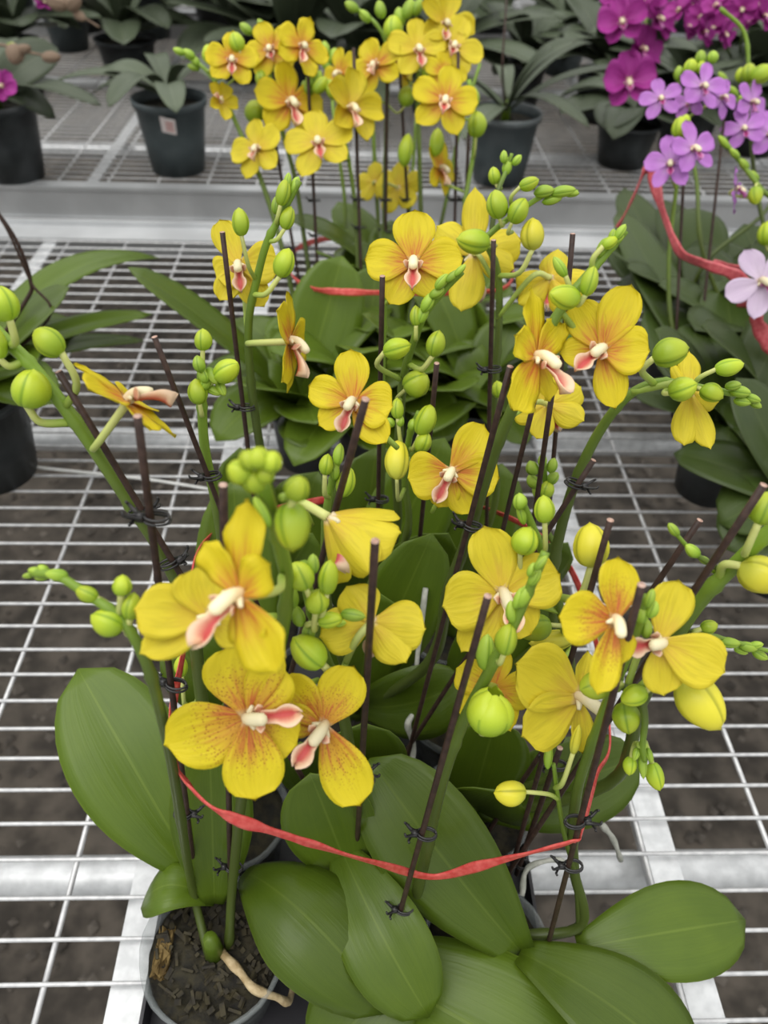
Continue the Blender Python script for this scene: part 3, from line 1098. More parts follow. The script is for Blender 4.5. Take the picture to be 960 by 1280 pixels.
P.root_([atz(742, 1010, .075), atz(752, 1030, .07), atz(766, 1048, .055), atz(776, 1075, .035)], .0022, 'root_grey')
P.root_([atz(652, 1120, .065), atz(660, 1085, .07), atz(700, 1075, .074), atz(712, 1095, .06)], .0018, 'root_grey')

# ---- P4: second row left: long arching spike at the left
P = plant(0, 1, 'yellow orchid arching to the left edge with fat round buds')
P.spike([(-40, 372, .27), (0, 418, .262), (35, 452, .256), (70, 495, .25), (112, 552, .245), (165, 632, .24), (208, 700, .236), (240, 780, .23), (258, 900, .222)], r0=.0034, r1=.0024, nodes=6)
P.bud(61, 428, 44, 36, -50, .248, att=(82, 508, .248), ped=.0014)
P.bud(37, 486, 52, 47, 20, .245, att=(88, 528, .247), ped=.0015, tilt=.4)
P.bud(4, 380, 46, 40, -20, .254, att=(14, 432, .258), ped=.0014)
P.bud(-6, 428, 46, 30, -10, .255, att=(30, 452, .256), ped=.0014)
P.flower(160, 502, 150, -58, .232, n=(.60, .80, .08), form='flat', att=(116, 560, .245), kind='yellow', pang=74, sang=140)
P.leaf(P.crown, atz(250, 900, .13), .05, up=(.2, -1, .6), arch=.01)
P.leaf(P.crown, atz(130, 960, .11), .05, up=(.4, -.5, .8), arch=.012)
P.leaf(P.crown + Vector((.005, .01, 0)), atz(330, 860, .15), .05, up=(-.2, -1, .6), arch=.0)

# ---- P5: second row centre: two spotted flowers in front
P = plant(1, 1, 'yellow orchid with two red-spotted flowers hanging over the ribbon')
P.spike([(380, 705, .186), (384, 735, .186), (392, 770, .186), (404, 815, .186), (420, 860, .186), (436, 930, .188), (447, 1020, .192)], r0=.0030, r1=.0020)
P.bud(376, 720, 40, 36, -20, .176, att=(386, 750, .185), tilt=.4)
P.bud(396, 752, 34, 30, 10, .174, att=(396, 780, .185), tilt=.5)
P.bud(411, 722, 46, 26, 8, .178, att=(398, 770, .185))
P.bud(413, 775, 34, 22, 80, .174, att=(396, 782, .184))
P.bud(441, 769, 32, 17, 98, .174, 'bud_tip')
P.bud(386, 815, 54, 42, -45, .172, 'bud', att=(414, 845, .185), ped=.0016)
P.bud(362, 745, 36, 24, -10, .180, 'bud_tip')
P.tips([(392, 705, 26, 16, 0), (424, 778, 18, 12, 90), (372, 770, 30, 18, -20), (386, 790, 30, 18, 10)], .18)
P.flower(312, 896, 172, -97, .148, yaw=8, pitch=4, kind='spotted', att=(398, 850, .185), form='flat', tep=[('sepal', -112, 106, 92), ('sepal', 118, 68, 80), ('petal', 32, 72, 66), ('petal', -7, 92, 104), ('petal', 174, 98, 78)])
P.flower(404, 908, 160, 40, .153, yaw=0, pitch=2, kind='spotted', att=(432, 830, .178), form='flat', tep=[('sepal', -78, 52, 46), ('petal', -42, 84, 64), ('dorsal', 27, 80, 62), ('petal', 153, 104, 66)])
P.flower(465, 778, 138, 10, .180, yaw=172, pitch=-8, kind='clear_yellow', att=(424, 848, .186), form='flat', lip=True, tep=[('sepal', -30, 52, 60), ('petal', 92, 68, 66), ('petal', 255, 66, 62), ('sepal', 142, 62, 52)])
P.leaf(P.crown, atz(455, 905, .16), .055, up=(.1, -1, .5), arch=.0)
P.leaf(P.crown, atz(375, 930, .16), .05, up=(-.2, -1, .6), arch=.0)
P.leaf(P.crown, atz(560, 1060, .09), .05, up=(0, -.4, 1), arch=.02)
P.root_([atz(513, 965, .07), atz(516, 930, .085), atz(510, 905, .10), atz(522, 880, .105), atz(521, 830, .13), atz(532, 735, .17)], .0022, 'root_grey')

# ---- P6: second row right
P = plant(2, 1, 'yellow orchid with plain pale flowers on a thin twisting stem')
P.spike([(650, 622, .228), (664, 655, .226), (676, 685, .224), (690, 725, .222), (702, 770, .22), (712, 820, .218), (716, 880, .216), (708, 960, .214)], r0=.0026, r1=.0016)
P.bud(656, 676, 38, 35, 20, .216, att=(676, 712, .222))
P.bud(680, 637, 36, 27, -5, .220, att=(680, 690, .223))
P.bud(649, 627, 22, 18, -5, .226, 'bud_tip')
P.bud(652, 642, 30, 12, -15, .226, 'bud_tip')
P.bud(738, 682, 58, 46, -5, .214, 'bud_yellow', att=(696, 746, .221), ped=.0016)
P.flower(628, 742, 155, -8, .205, yaw=4, pitch=4, kind='clear_yellow', att=(700, 765, .22), form='flat', tep=[('sepal', 212, 86, 54), ('sepal', 140, 62, 60), ('petal', 70, 74, 74), ('petal', -98, 78, 78), ('dorsal', -12, 84, 66)])
P.flower(724, 872, 165, -44, .180, yaw=24, pitch=2, kind='clear_yellow', att=(714, 810, .216), form='flat', lip=False, tep=[('sepal', 12, 56, 34), ('sepal', 178, 68, 38), ('petal', -60, 98, 86), ('petal', 247, 88, 72)])
P.bud(668, 785, 46, 36, -100, .212, 'bud', att=(704, 795, .219))
P.bud(690, 800, 60, 26, -95, .218, 'bud_yellow')
P.leaf(P.crown, atz(625, 990, .145), .050, up=(-.2, -1, .6), arch=.005)
P.leaf(P.crown, atz(800, 945, .12), .055, up=(.1, -.7, .8), arch=.01)
P.leaf(P.crown, atz(620, 900, .15), .052, up=(-.1, -1, .5), arch=.0)
# second spike of P6: leaves the picture at the right edge
P.spike([(1010, 628, .20), (965, 662, .20), (925, 700, .20), (880, 745, .20), (845, 795, .201), (800, 880, .204), (760, 980, .206)], r0=.0036, r1=.0028, nodes=5)
P.bud(956, 636, 44, 38, 20, .192, att=(932, 690, .2), ped=.0014)
P.bud(950, 720, 56, 48, 120, .190, 'bud_yellow', att=(900, 724, .2), ped=.0016)
P.stem([at(905, 716, .201), at(890, 706, .203), at(866, 690, .206), at(842, 664, .21)], .0013, .0008, name='side_shoot')
P.tips([(842, 662, 22, 12, -40), (866, 688, 24, 15, -50), (892, 711, 20, 12, -60), (880, 700, 18, 10, -60)], .205)
P.stem([at(842, 800, .203), at(866, 790, .20), at(910, 800, .198), at(965, 815, .196)], .0013, .0009, name='side_shoot')
P.bud(886, 783, 22, 18, 70, .198, att=(868, 790, .2))
P.bud(882, 817, 22, 17, 90, .198, att=(866, 792, .2))
P.tips([(912, 803, 26, 14, 95), (935, 808, 24, 13, 100), (950, 818, 22, 12, 120), (945, 806, 18, 10, 80), (926, 814, 18, 9, 110)], .197)

# ---- P7: third row left
P = plant(0, 2, 'orchid with a short upright spike of green buds only')
P.spike([(252, 462, .305), (252, 500, .305), (256, 560, .304), (268, 620, .302), (278, 680, .298), (290, 760, .29)], r0=.0030, r1=.0022)
P.bud(253, 425, 28, 22, 0, .305, att=(251, 462, .305))
P.bud(247, 490, 33, 26, -8, .298, att=(252, 515, .305))
P.bud(283, 464, 38, 30, 60, .300, att=(256, 492, .305), tilt=.4)
P.tips([(249, 455, 22, 16, -10), (265, 470, 26, 14, 150), (258, 478, 22, 14, 30), (276, 484, 26, 12, 155), (266, 488, 24, 12, 120), (255, 470, 20, 14, -20)], .300)
P.leaf(P.crown, atz(292, 600, .21), .055, up=(.1, -1, .3), arch=.0)
P.leaf(P.crown, atz(210, 800, .14), .05, up=(.4, -.7, .7), arch=.01)
P.bud(227, 833, 28, 17, 0, .235, att=(232, 880, .24))
P.bud(251, 837, 30, 14, 5, .24, att=(240, 880, .24))

# ---- P8: third row centre
P = plant(1, 2, 'yellow orchid whose tall stem crosses two flowers at the middle right')
P.spike([(782, 288, .29), (762, 312, .288), (738, 340, .285), (715, 368, .282), (690, 405, .278), (664, 455, .274), (642, 508, .27), (620, 560, .268), (602, 615, .266), (582, 680, .266), (560, 740, .266), (535, 830, .268)], r0=.0036, r1=.0015, nodes=6)
P.bud(706, 370, 46, 30, -85, .272, att=(716, 372, .28), tilt=.5)
P.bud(737, 352, 38, 22, 15, .276, att=(716, 378, .28))
P.bud(762, 303, 22, 15, 60, .286, att=(740, 338, .285))
P.bud(700, 334, 30, 14, -35, .284, 'bud_tip', att=(712, 372, .282))
P.tips([(776, 290, 22, 11, 35), (766, 295, 18, 10, 10), (752, 310, 26, 13, 20), (772, 298, 18, 10, 60)], .288)
P.flower(672, 447, 148, -30, .262, yaw=38, pitch=2, form='wavy', att=(694, 400, .278), kind='yellow', tep=[('sepal', 152, 54, 40), ('sepal', -4, 88, 38), ('petal', 34, 58, 46), ('petal', -62, 40, 48), ('petal', 208, 78, 58)])
P.flower(752, 438, 138, 48, .270, yaw=-12, pitch=4, att=(700, 388, .279), kind='yellow', tep=[('sepal', -96, 48, 44), ('sepal', 165, 72, 46), ('petal', -27, 68, 52), ('dorsal', 24, 84, 52), ('petal', 98, 56, 66)])
P.flower(686, 506, 92, -20, .33, yaw=160, pitch=-6, att=(640, 520, .30), kind='clear_yellow')
P.flower(441, 503, 120, 15, .262, yaw=-8, pitch=6, att=(497, 560, .275), kind='yellow', form='flat', tep=[('sepal', 240, 50, 42), ('sepal', 143, 64, 44), ('dorsal', 2, 64, 48), ('petal', -70, 58, 44), ('petal', 100, 50, 64)])
P.spike([(424, 566, .256), (416, 600, .256), (408, 640, .256), (406, 700, .258), (415, 780, .26)], r0=.0022, r1=.0016)
P.bud(408, 581, 28, 19, 10, .252, att=(412, 622, .256))
P.bud(432, 603, 40, 24, 15, .252, 'bud')
P.tips([(424, 568, 28, 14, 10), (418, 588, 26, 14, 0)], .254)
P.flower(412, 648, 172, -30, .205, n=(.58, -.46, -.22), kind='clear_yellow', form='cup', att=(388, 655, .22), tilt=40, pang=75, sang=140, ped=.0016)
P.leaf(P.crown, atz(540, 668, .205), .055, up=(0, -1, .3), arch=.0)
P.leaf(P.crown, atz(470, 740, .19), .05, up=(0, -1, .3), arch=.0)
P.leaf(P.crown, atz(580, 850, .12), .05, up=(0, -.8, .6), arch=.02)

# ---- P9: third row right
P = plant(2, 2, 'yellow orchid bending right above the bare wires, its flower seen from behind')
P.spike([(938, 496, .29), (900, 489, .292), (860, 482, .294), (822, 478, .296), (785, 495, .298), (752, 535, .30), (724, 590, .30), (704, 650, .30), (690, 720, .296), (680, 800, .29)], r0=.0036, r1=.0014, nodes=6)
P.bud(838, 442, 46, 36, 75, .288, att=(818, 480, .295), ped=.0015)
P.bud(911, 458, 36, 22, 78, .290, att=(866, 484, .293))
P.bud(853, 486, 36, 32, 70, .284, att=(838, 482, .294), tilt=.5)
P.bud(889, 492, 30, 24, 120, .286, att=(872, 486, .292), tilt=.3)
P.tips([(925, 490, 26, 16, 100), (940, 498, 22, 12, 110), (928, 502, 22, 13, 100), (944, 505, 18, 10, 120), (916, 482, 20, 13, 80)], .289)
P.flower(862, 490, 118, 2, .300, yaw=172, pitch=-10, kind='clear_yellow', att=(790, 490, .297), form='flat', ped=.0016, tep=[('sepal', 5, 50, 30), ('sepal', -28, 40, 18), ('petal', 108, 36, 34), ('petal', 191, 68, 34), ('sepal', 168, 74, 34)])
P.spike([(680, 575, .335), (682, 610, .33), (684, 660, .325), (686, 720, .32)], r0=.0022, r1=.0014)
P.bud(684, 612, 24, 19, 15, .325, att=(683, 640, .328))
P.tips([(666, 585, 20, 16, -20), (690, 582, 20, 14, 15), (666, 602, 20, 16, -40), (692, 598, 18, 14, 40), (678, 576, 18, 12, 0), (672, 615, 18, 14, -30)], .328)
P.leaf(P.crown, atz(720, 760, .15), .05, up=(.1, -1, .5), arch=.0)
P.leaf(P.crown, atz(640, 760, .17), .05, up=(-.1, -1, .4), arch=.0)

# ---- P10: back row left
P = plant(0, 3, 'yellow orchid left of centre with one flower turned side-on')
P.spike([(374, 226, .40), (352, 268, .396), (334, 302, .392), (322, 345, .388), (311, 400, .384), (312, 460, .38), (319, 520, .376), (328, 580, .372), (340, 680, .36)], r0=.0030, r1=.0017, nodes=5)
P.bud(300, 278, 35, 22, -5, .385, att=(320, 350, .388), tilt=.2)
P.bud(354, 241, 34, 19, 15, .396, 'bud', att=(345, 282, .395))
P.bud(368, 232, 24, 12, 25, .40, 'bud_tip')
P.bud(360, 273, 30, 19, 20, .392, att=(336, 302, .392))
P.bud(355, 329, 38, 27, 20, .382, att=(315, 368, .387), ped=.0014)
P.tips([(360, 226, 20, 10, 10), (346, 256, 24, 14, 10)], .399)
P.flower(298, 332, 108, -8, .402, yaw=4, pitch=0, kind='clear_yellow', att=(308, 410, .386), form='flat', tep=[('sepal', 205, 48, 36), ('sepal', 150, 58, 40), ('dorsal', -20, 58, 40), ('petal', 86, 50, 58), ('petal', -120, 30, 44)])
P.flower(362, 427, 122, 16, .366, yaw=82, pitch=0, kind='yellow', att=(309, 430, .383), form='flat', pang=72, sang=152, ped=.0016)
P.leaf(P.crown, atz(300, 560, .2), .05, up=(.2, -1, .3), arch=.0)
P.leaf(P.crown, at(398, 590, .42), .06, up=(-.1, -1, .3), arch=.0)
P.leaf(P.crown, atz(390, 668, .18), .05, up=(-.2, -1, .3), arch=.0)

# ---- P11: back row centre
P = plant(1, 3, 'yellow orchid at the middle of the bundle, its flower facing straight out')
P.spike([(578, 340, .352), (556, 362, .352), (532, 392, .352), (518, 425, .354), (506, 465, .356), (500, 520, .358), (496, 600, .36), (492, 680, .36)], r0=.0032, r1=.0014, nodes=5)
P.bud(496, 436, 37, 28, 75, .344, att=(500, 474, .355), ped=.0014)
P.bud(545, 430, 34, 25, 15, .344, att=(512, 456, .354), ped=.0014)
P.bud(520, 478, 36, 34, 60, .342, att=(502, 500, .357), tilt=.6)
P.bud(520, 395, 26, 15, 0, .35, att=(520, 425, .354))
P.tips([(535, 378, 28, 16, 30), (552, 352, 24, 13, 40), (566, 345, 22, 11, 50), (546, 366, 22, 13, 60), (575, 338, 20, 9, 45), (528, 392, 26, 14, 20)], .35)
P.spike([(524, 515, .335), (512, 545, .335), (506, 600, .337), (505, 680, .34)], r0=.0024, r1=.0016)
P.bud(497, 511, 27, 17, 0, .33, att=(508, 560, .336))
P.bud(531, 525, 42, 26, 20, .328, 'bud', att=(512, 560, .336))
P.bud(529, 553, 28, 22, 20, .322, att=(510, 572, .336))
P.bud(498, 575, 54, 30, 5, .318, 'bud_yellow', att=(506, 610, .337), tilt=-.3)
P.tips([(488, 528, 14, 12, -40), (515, 531, 16, 12, 10), (500, 526, 16, 11, 0), (524, 562, 16, 12, 100)], .328)
P.flower(564, 590, 118, 26, .300, yaw=-4, pitch=4, kind='yellow', att=(540, 640, .32), form='flat', tep=[('sepal', 196, 46, 42), ('sepal', 150, 56, 50), ('dorsal', 38, 70, 50), ('petal', -98, 54, 62), ('petal', 96, 58, 58)])
P.flower(517, 328, 122, 2, .372, yaw=-3, pitch=2, kind='yellow', att=(482, 380, .39), form='flat', tep=[('sepal', 214, 58, 48), ('sepal', 146, 50, 46), ('dorsal', 1, 64, 54), ('petal', -86, 60, 56), ('petal', 84, 60, 56)])
P.spike([(480, 370, .395), (478, 440, .392), (476, 520, .388), (476, 620, .38)], r0=.0024, r1=.002)
P.leaf(P.crown, at(470, 560, .43), .062, up=(.1, -1, .3), arch=.0)
P.leaf(P.crown, at(556, 548, .43), .062, up=(-.1, -1, .3), arch=.0)
P.leaf(P.crown, atz(455, 668, .19), .05, up=(0, -1, .3), arch=.0)
P.leaf(P.crown, atz(560, 668, .19), .05, up=(0, -1, .3), arch=.0)

# ---- P12: back row right
P = plant(2, 3, 'yellow orchid at the back of the bundle, spike pointing right')
P.spike([(722, 240, .435), (690, 240, .435), (660, 256, .435), (632, 276, .434), (606, 298, .432), (606, 300, .432), (622, 340, .428), (624, 400, .424), (620, 470, .418), (616, 560, .41), (616, 640, .40)], r0=.0028, r1=.0013, nodes=6)
P.bud(592, 301, 44, 31, -85, .418, att=(612, 310, .43))
P.bud(622, 256, 36, 28, -10, .428, att=(630, 278, .434))
P.bud(648, 264, 34, 26, 30, .424, att=(640, 290, .434))
P.bud(661, 229, 26, 17, 70, .432, att=(640, 262, .434))
P.tips([(704, 240, 32, 14, 85), (690, 250, 26, 12, 80), (680, 240, 26, 15, 85), (714, 242, 20, 10, 95)], .433)
P.bud(666, 293, 40, 31, 0, .418, 'bud_yellow', att=(622, 345, .428), ped=.0015)
P.flower(592, 318, 140, -6, .445, yaw=172, pitch=-4, kind='clear_yellow', att=(622, 360, .427), form='flat', tep=[('sepal', 4, 80, 36), ('petal', -48, 58, 42), ('petal', 74, 60, 48), ('sepal', 190, 74, 46), ('sepal', 112, 52, 44)])
P.flower(688, 348, 96, 8, .42, yaw=165, pitch=-20, kind='clear_yellow', att=(622, 398, .424), form='cup', ped=.0015)
P.bud(623, 487, 22, 18, -10, .405, att=(620, 520, .414))
P.spike([(640, 192, .52), (632, 215, .515), (620, 250, .50), (610, 330, .48)], base=False, r0=.002, r1=.0012)
P.bud(618, 220, 22, 16, -10, .515, att=(628, 236, .51))
P.tips([(634, 208, 22, 13, 10), (630, 196, 16, 10, 0), (646, 200, 16, 10, 40)], .518)
P.leaf(P.crown, at(628, 580, .43), .06, up=(0, -1, .3), arch=.0)
P.leaf(P.crown, atz(630, 668, .19), .05, up=(.1, -1, .3), arch=.0)
P.leaf(P.crown, atz(710, 680, .18), .05, up=(.2, -1, .4), arch=.0)

# ------------------------------------------------------------------ stakes of the front bundle
stake((172, 520, .190), (246, 1112, .177), 'tall brown stake rising in front of the side-on flower at left', [(184, 645, 205, 640), (206, 858), (232, 1018, 222, 1018)])
stake((73, 464, .246), (198, 672, .232), 'brown stake leaning along the long arching stem at left', [(168, 648, 175, 650), (208, 706, 212, 702)])
stake((193, 421, .30), (258, 590, .296), 'slanting brown stake left of the short all-bud spike', [(262, 594, 266, 592)])
stake((278, 290, .384), (304, 510, .374), 'thin brown stake in front of the pale flower at upper left', [(303, 508, 318, 508)])
stake((279, 606, .176), (288, 1108, .172), 'brown stake standing behind the big winged flower at left', [(284, 1085, 292, 1080)])
stake((457, 499, .21), (398, 715, .222), 'brown stake leaning across the small five-petalled flower at centre')
stake((469, 676, .165), (458, 860, .172), 'brown stake in front of the flower seen from behind at centre', [(452, 966, 446, 966), (450, 1078, 448, 1078)])
stake((478, 345, .36), (474, 560, .365), 'dark stake below the upper central flower facing out', [(470, 625, 480, 625)])
stake((546, 454, .33), (528, 640, .34), 'short dark stake right of the round central buds', [(518, 706, 510, 706)])
stake((617, 300, .405), (612, 500, .40), 'upright dark stake between the two upper groups of flowers', [(610, 462, 620, 462)])
stake((716, 292, .37), (705, 420, .362), 'dark stake tip behind the bud spike at upper right')
stake((638, 458, .262), (590, 640, .258), 'dark stake along the tall crossing stem', [(577, 656, 590, 650)])
stake((690, 492, .30), (676, 590, .30), 'brown stake under the right of the two pink-lipped flowers')
stake((668, 500, .31), (634, 640, .305), 'brown stake under the left of the two pink-lipped flowers')
stake((742, 575, .275), (668, 690, .27), 'brown stake along the stem that bends right', [(718, 604, 710, 604)])
stake((610, 745, .163), (560, 925, .158), 'brown stake in front of the opening green bud', [(530, 1042, 538, 1040), (505, 1138, 510, 1142)])
stake((802, 731, .156), (745, 950, .152), 'brown stake crossing the cluster of round buds at right', [(722, 1026, 716, 1026), (712, 1082, 718, 1078)])
stake((763, 650, .205), (736, 745, .202), 'short-looking brown stake by the yellow bud at right')
stake((875, 650, .228), (826, 722, .225), 'leaning brown stake above the pale lemon flower at right', [(700, 928, 705, 928)])
stake((955, 606, .19), (868, 738, .188), 'longest leaning stake beside the thick stem at right edge')
stake((700, 935, .20), (650, 1080, .19), 'dark stake behind the single small yellow bud, low right', [(690, 955, 697, 955), (652, 1082, 660, 1082)], r=.0016)

# ------------------------------------------------------------------ ribbon round the front bundle
RB = [(222, 960, .158), (240, 985, .148), (265, 1008, .140), (300, 1026, .137), (350, 1042, .138), (400, 1058, .14), (470, 1078, .146), (540, 1096, .1555), (600, 1082, .152), (660, 1066, .148), (712, 1052, .148), (726, 1040, .155), (745, 970, .20), (762, 920, .235), (742, 790, .315), (700, 692, .36), (620, 640, .405), (540, 624, .415), (450, 620, .415), (388, 628, .405), (300, 650, .38), (248, 690, .33), (232, 800, .25), (214, 900, .19)]
ribbon('red ribbon looped round the front bundle, across the green leaves', [at(*q) for q in RB], .0048, 'ribbon')
# ------------------------------------------------------------------ second yellow bundle (back of the near bench)
GM = 'yellow orchids of the second bundle'


def mid(px, py, label, r=.034, h=.07, mat='black_pot', leaves=(), z=0.0005, group=GM, name='potted_orchid', cat='orchid', lm='leaf', chips=0, extra=13, el=.135, ew=.062):
    p0 = atz(px, py, 0)
    p = Plant((p0.x, p0.y, z), label, group, name, cat, crown=h)
    p.pot(r, h, mat, rnd=int(px))
    p.crown_stub()
    for q in leaves:
        lx, ly, lz, wd = q[:4]
        up = q[4] if len(q) > 4 else (0, -.8, .7)
        arch = q[5] if len(q) > 5 else .01
        p.leaf(p.crown + Vector((random.uniform(-.006, .006), random.uniform(-.006, .006), random.uniform(-.004, .008))), atz(lx, ly, lz), wd, up=up, arch=arch, mat=lm, fold=.18)
    rn = random.Random(int(px * 7 + py))
    for i in range(extra):
        a = 2 * pi * i / extra + rn.uniform(-.4, .4)
        d = Vector((cos(a), sin(a), 0))
        q = el * rn.uniform(.6, 1.1)
        p.leaf(p.crown + d * .006, p.crown + d * q + Vector((0, 0, q * rn.uniform(-.1, 1.0))), ew * rn.uniform(.8, 1.2), up=Vector((0, 0, 1)) - d * .3, arch=q * rn.uniform(.05, .25), mat=lm, fold=.2)
    return p


P = mid(382, 575, 'dark-potted yellow orchid at the near left of the second bundle', leaves=[(428, 320, .20, .075, (0, -1, .35), 0), (372, 400, .12, .06), (300, 470, .10, .05, (.3, -.5, 1), .02), (440, 480, .1, .06), (395, 560, .09, .06, (0, -.6, 1), .015)])
P.spike([(232, 70, .86), (258, 88, .85), (278, 118, .84), (300, 165, .82), (330, 235, .79), (355, 320, .76), (370, 400, .73)], r0=.003, r1=.0018)
P.flower(290, 75, 68, 0, .83, yaw=10, form='wavy', att=(268, 100, .845))
P.flower(276, 127, 44, 90, .82, yaw=40, kind='clear_yellow', form='cup', att=(286, 135, .84))
P.flower(322, 186, 72, -10, .80, yaw=-20, kind='clear_yellow', att=(318, 205, .80))
P.bud(262, 68, 24, 18, -10, .845, att=(258, 88, .85))
P.bud(296, 52, 24, 20, -20, .84, att=(280, 110, .84))
P.tips([(236, 68, 18, 10, -60), (244, 76, 16, 10, -40), (224, 64, 16, 9, -70), (242, 84, 16, 9, -80)], .855)
P = mid(455, 560, 'yellow orchid of the second bundle with flowers facing left', leaves=[(470, 330, .18, .07, (0, -1, .4), 0), (520, 440, .12, .06), (410, 460, .12, .06)])
P.spike([(362, 40, .92), (345, 48, .91), (338, 95, .90), (352, 160, .87), (370, 230, .84), (385, 330, .80), (400, 420, .76)], r0=.003, r1=.0018)
P.flower(362, 128, 92, -8, .84, yaw=30, form='flat', kind='yellow', att=(350, 150, .87))
P.flower(338, 62, 70, -20, .88, yaw=-10, kind='yellow', att=(340, 90, .9))
P.flower(377, 58, 72, 16, .86, yaw=36, kind='yellow', form='wavy', att=(346, 90, .9))
P.bud(318, 140, 28, 26, 0, .85, att=(348, 150, .87))
P.bud(328, 100, 26, 18, 170, .87)
P.bud(335, 118, 24, 16, 175, .87, 'bud')
P.tips([(308, 36, 20, 12, -50), (328, 34, 22, 12, -30), (348, 44, 24, 14, 40)], .91)
P = mid(520, 560, 'yellow orchid of the second bundle with one flower on a long pale stalk', leaves=[(560, 340, .17, .07, (0, -1, .4), 0), (480, 450, .1, .06), (600, 450, .1, .06)])
P.spike([(428, 95, .88), (424, 140, .86), (436, 200, .84), (444, 260, .81), (448, 340, .78), (452, 420, .75)], r0=.0028, r1=.0018)
P.flower(398, 178, 88, -12, .80, yaw=-4, pitch=8, kind='clear_yellow', att=(436, 198, .84), ped=.0016)
P.flower(437, 135, 86, 4, .83, yaw=40, kind='clear_yellow', form='cup', att=(430, 160, .85))
P.bud(415, 112, 26, 16, -20, .85, att=(426, 140, .86))
P.bud(400, 106, 24, 16, 40, .85)
P.tips([(388, 100, 20, 13, 0), (396, 96, 18, 12, 30), (384, 110, 20, 14, -30)], .86)
P = mid(585, 565, 'yellow orchid of the second bundle with a wide orange-hearted flower', leaves=[(640, 400, .14, .06), (560, 430, .12, .06), (650, 480, .08, .06)])
P.spike([(586, 100, .86), (594, 150, .84), (592, 190, .83), (582, 250, .80), (575, 330, .77), (572, 420, .74)], r0=.003, r1=.002)
P.flower(556, 126, 84, 12, .80, yaw=4, kind='yellow', att=(590, 150, .84))
P.bud(595, 156, 32, 24, 0, .82, att=(592, 200, .83))
P.bud(592, 122, 26, 16, -5, .83)
P.flower(550, 210, 66, 10, .82, yaw=60, kind='yellow', att=(580, 240, .81))
P.bud(545, 178, 34, 18, 5, .82)
P = mid(470, 500, 'yellow orchid at the back of the second bundle, leftmost tall spike', leaves=[(440, 330, .15, .06), (520, 360, .15, .06)])
P.spike([(448, 12, .98), (470, 30, .96), (484, 60, .95), (484, 120, .93), (482, 200, .90), (480, 300, .86)], r0=.003, r1=.0018)
P.flower(470, 82, 74, -20, .90, yaw=-30, kind='yellow', att=(484, 95, .94))
P.flower(425, 92, 60, -5, .93, yaw=-40, kind='yellow', att=(482, 130, .93))
P.bud(492, 35, 30, 26, 0, .94)
P.bud(470, 72, 28, 20, 20, .93, 'bud')
P.bud(508, 120, 26, 22, 10, .90, att=(484, 130, .92))
P.tips([(440, 8, 20, 12, -60), (456, 20, 20, 12, -50), (476, 12, 22, 14, -10), (510, 12, 26, 16, 20), (500, 22, 24, 16, -10), (522, 10, 22, 14, 30)], .95)
P = mid(540, 500, 'yellow orchid at the back of the second bundle, crowned by a large flower', leaves=[(560, 350, .15, .06), (600, 380, .15, .06)])
P.spike([(540, 20, .96), (530, 60, .95), (522, 110, .93), (524, 180, .90), (526, 260, .87), (528, 330, .84)], r0=.003, r1=.002)
P.flower(556, 30, 72, 10, .93, yaw=20, kind='clear_yellow', form='cup', att=(536, 40, .955))
P.flower(567, 58, 76, 20, .91, yaw=10, kind='clear_yellow', att=(530, 75, .945))
P.flower(522, 62, 76, -6, .90, yaw=10, kind='clear_yellow', att=(526, 90, .94))
P.flower(500, 80, 64, 20, .93, yaw=60, kind='yellow', att=(524, 110, .93))
P.flower(556, 92, 56, 5, .88, yaw=15, kind='yellow', att=(524, 120, .925))
P.bud(538, 88, 28, 22, 20, .89)
P.bud(508, 188, 40, 18, 10, .88, 'bud')
P = mid(500, 455, 'yellow orchid hidden deepest in the second bundle, low flowers between stems', leaves=[(470, 300, .14, .06), (540, 310, .14, .06)])
P.spike([(466, 60, 1.02), (466, 140, .98), (470, 230, .94), (478, 320, .90)], r0=.0028, r1=.002)
P.flower(498, 235, 66, 0, .90, yaw=150, kind='clear_yellow', att=(476, 240, .935))
P.flower(468, 228, 50, 0, .93, yaw=160, kind='clear_yellow', att=(470, 240, .935))
P.spike([(410, 60, 1.04), (418, 150, .98), (430, 240, .94), (440, 320, .90)], r0=.0026, r1=.0018)
P.tips([(406, 62, 20, 12, -10), (416, 70, 20, 12, 20), (408, 80, 20, 12, -30)], 1.03)
P.spike([(520, 150, .98), (514, 240, .94), (505, 320, .90)], r0=.0026, r1=.0018)
P.spike([(600, 80, 1.0), (575, 160, .96), (560, 240, .92), (540, 320, .89)], r0=.0026, r1=.002)
GS2 = 'brown stakes in the second bundle'
for i, (a, b_, l) in enumerate([((442, 60, .86), (450, 300, .79), 'thin stake in front of the left flowers of the second bundle'),
                               ((484, 75, .90), (482, 300, .86), 'thin stake at the middle of the second bundle'),
                               ((384, 75, .86), (395, 300, .80), 'thin stake beside the two-toned flowers of the second bundle'),
                               ((500, 90, .92), (512, 300, .87), 'thin stake between the tall spikes of the second bundle'),
                               ((573, 65, .88), (568, 300, .80), 'thin stake by the orange-hearted flower of the second bundle'),
                               ((336, 130, .85), (365, 300, .80), 'thin leaning stake at the left of the second bundle'),
                               ((586, 165, .84), (580, 300, .80), 'short thin stake right of the second bundle')]):
    stake(a, b_, l, [(b_[0] - 4, 250, b_[0] + 6, 250), (b_[0] + 1, 285 + i * 5, b_[0] + 12, 285)], r=.0017, group=GS2)
ribbon('red ribbon round the second yellow bundle, behind the front flowers', [at(*q) for q in [(362, 338, .74), (372, 352, .72), (395, 362, .70), (430, 365, .69), (480, 366, .69), (560, 366, .69), (630, 360, .70), (640, 330, .80), (620, 300, .95), (500, 292, 1.0), (400, 300, .95), (358, 322, .82)]], .006, 'ribbon')

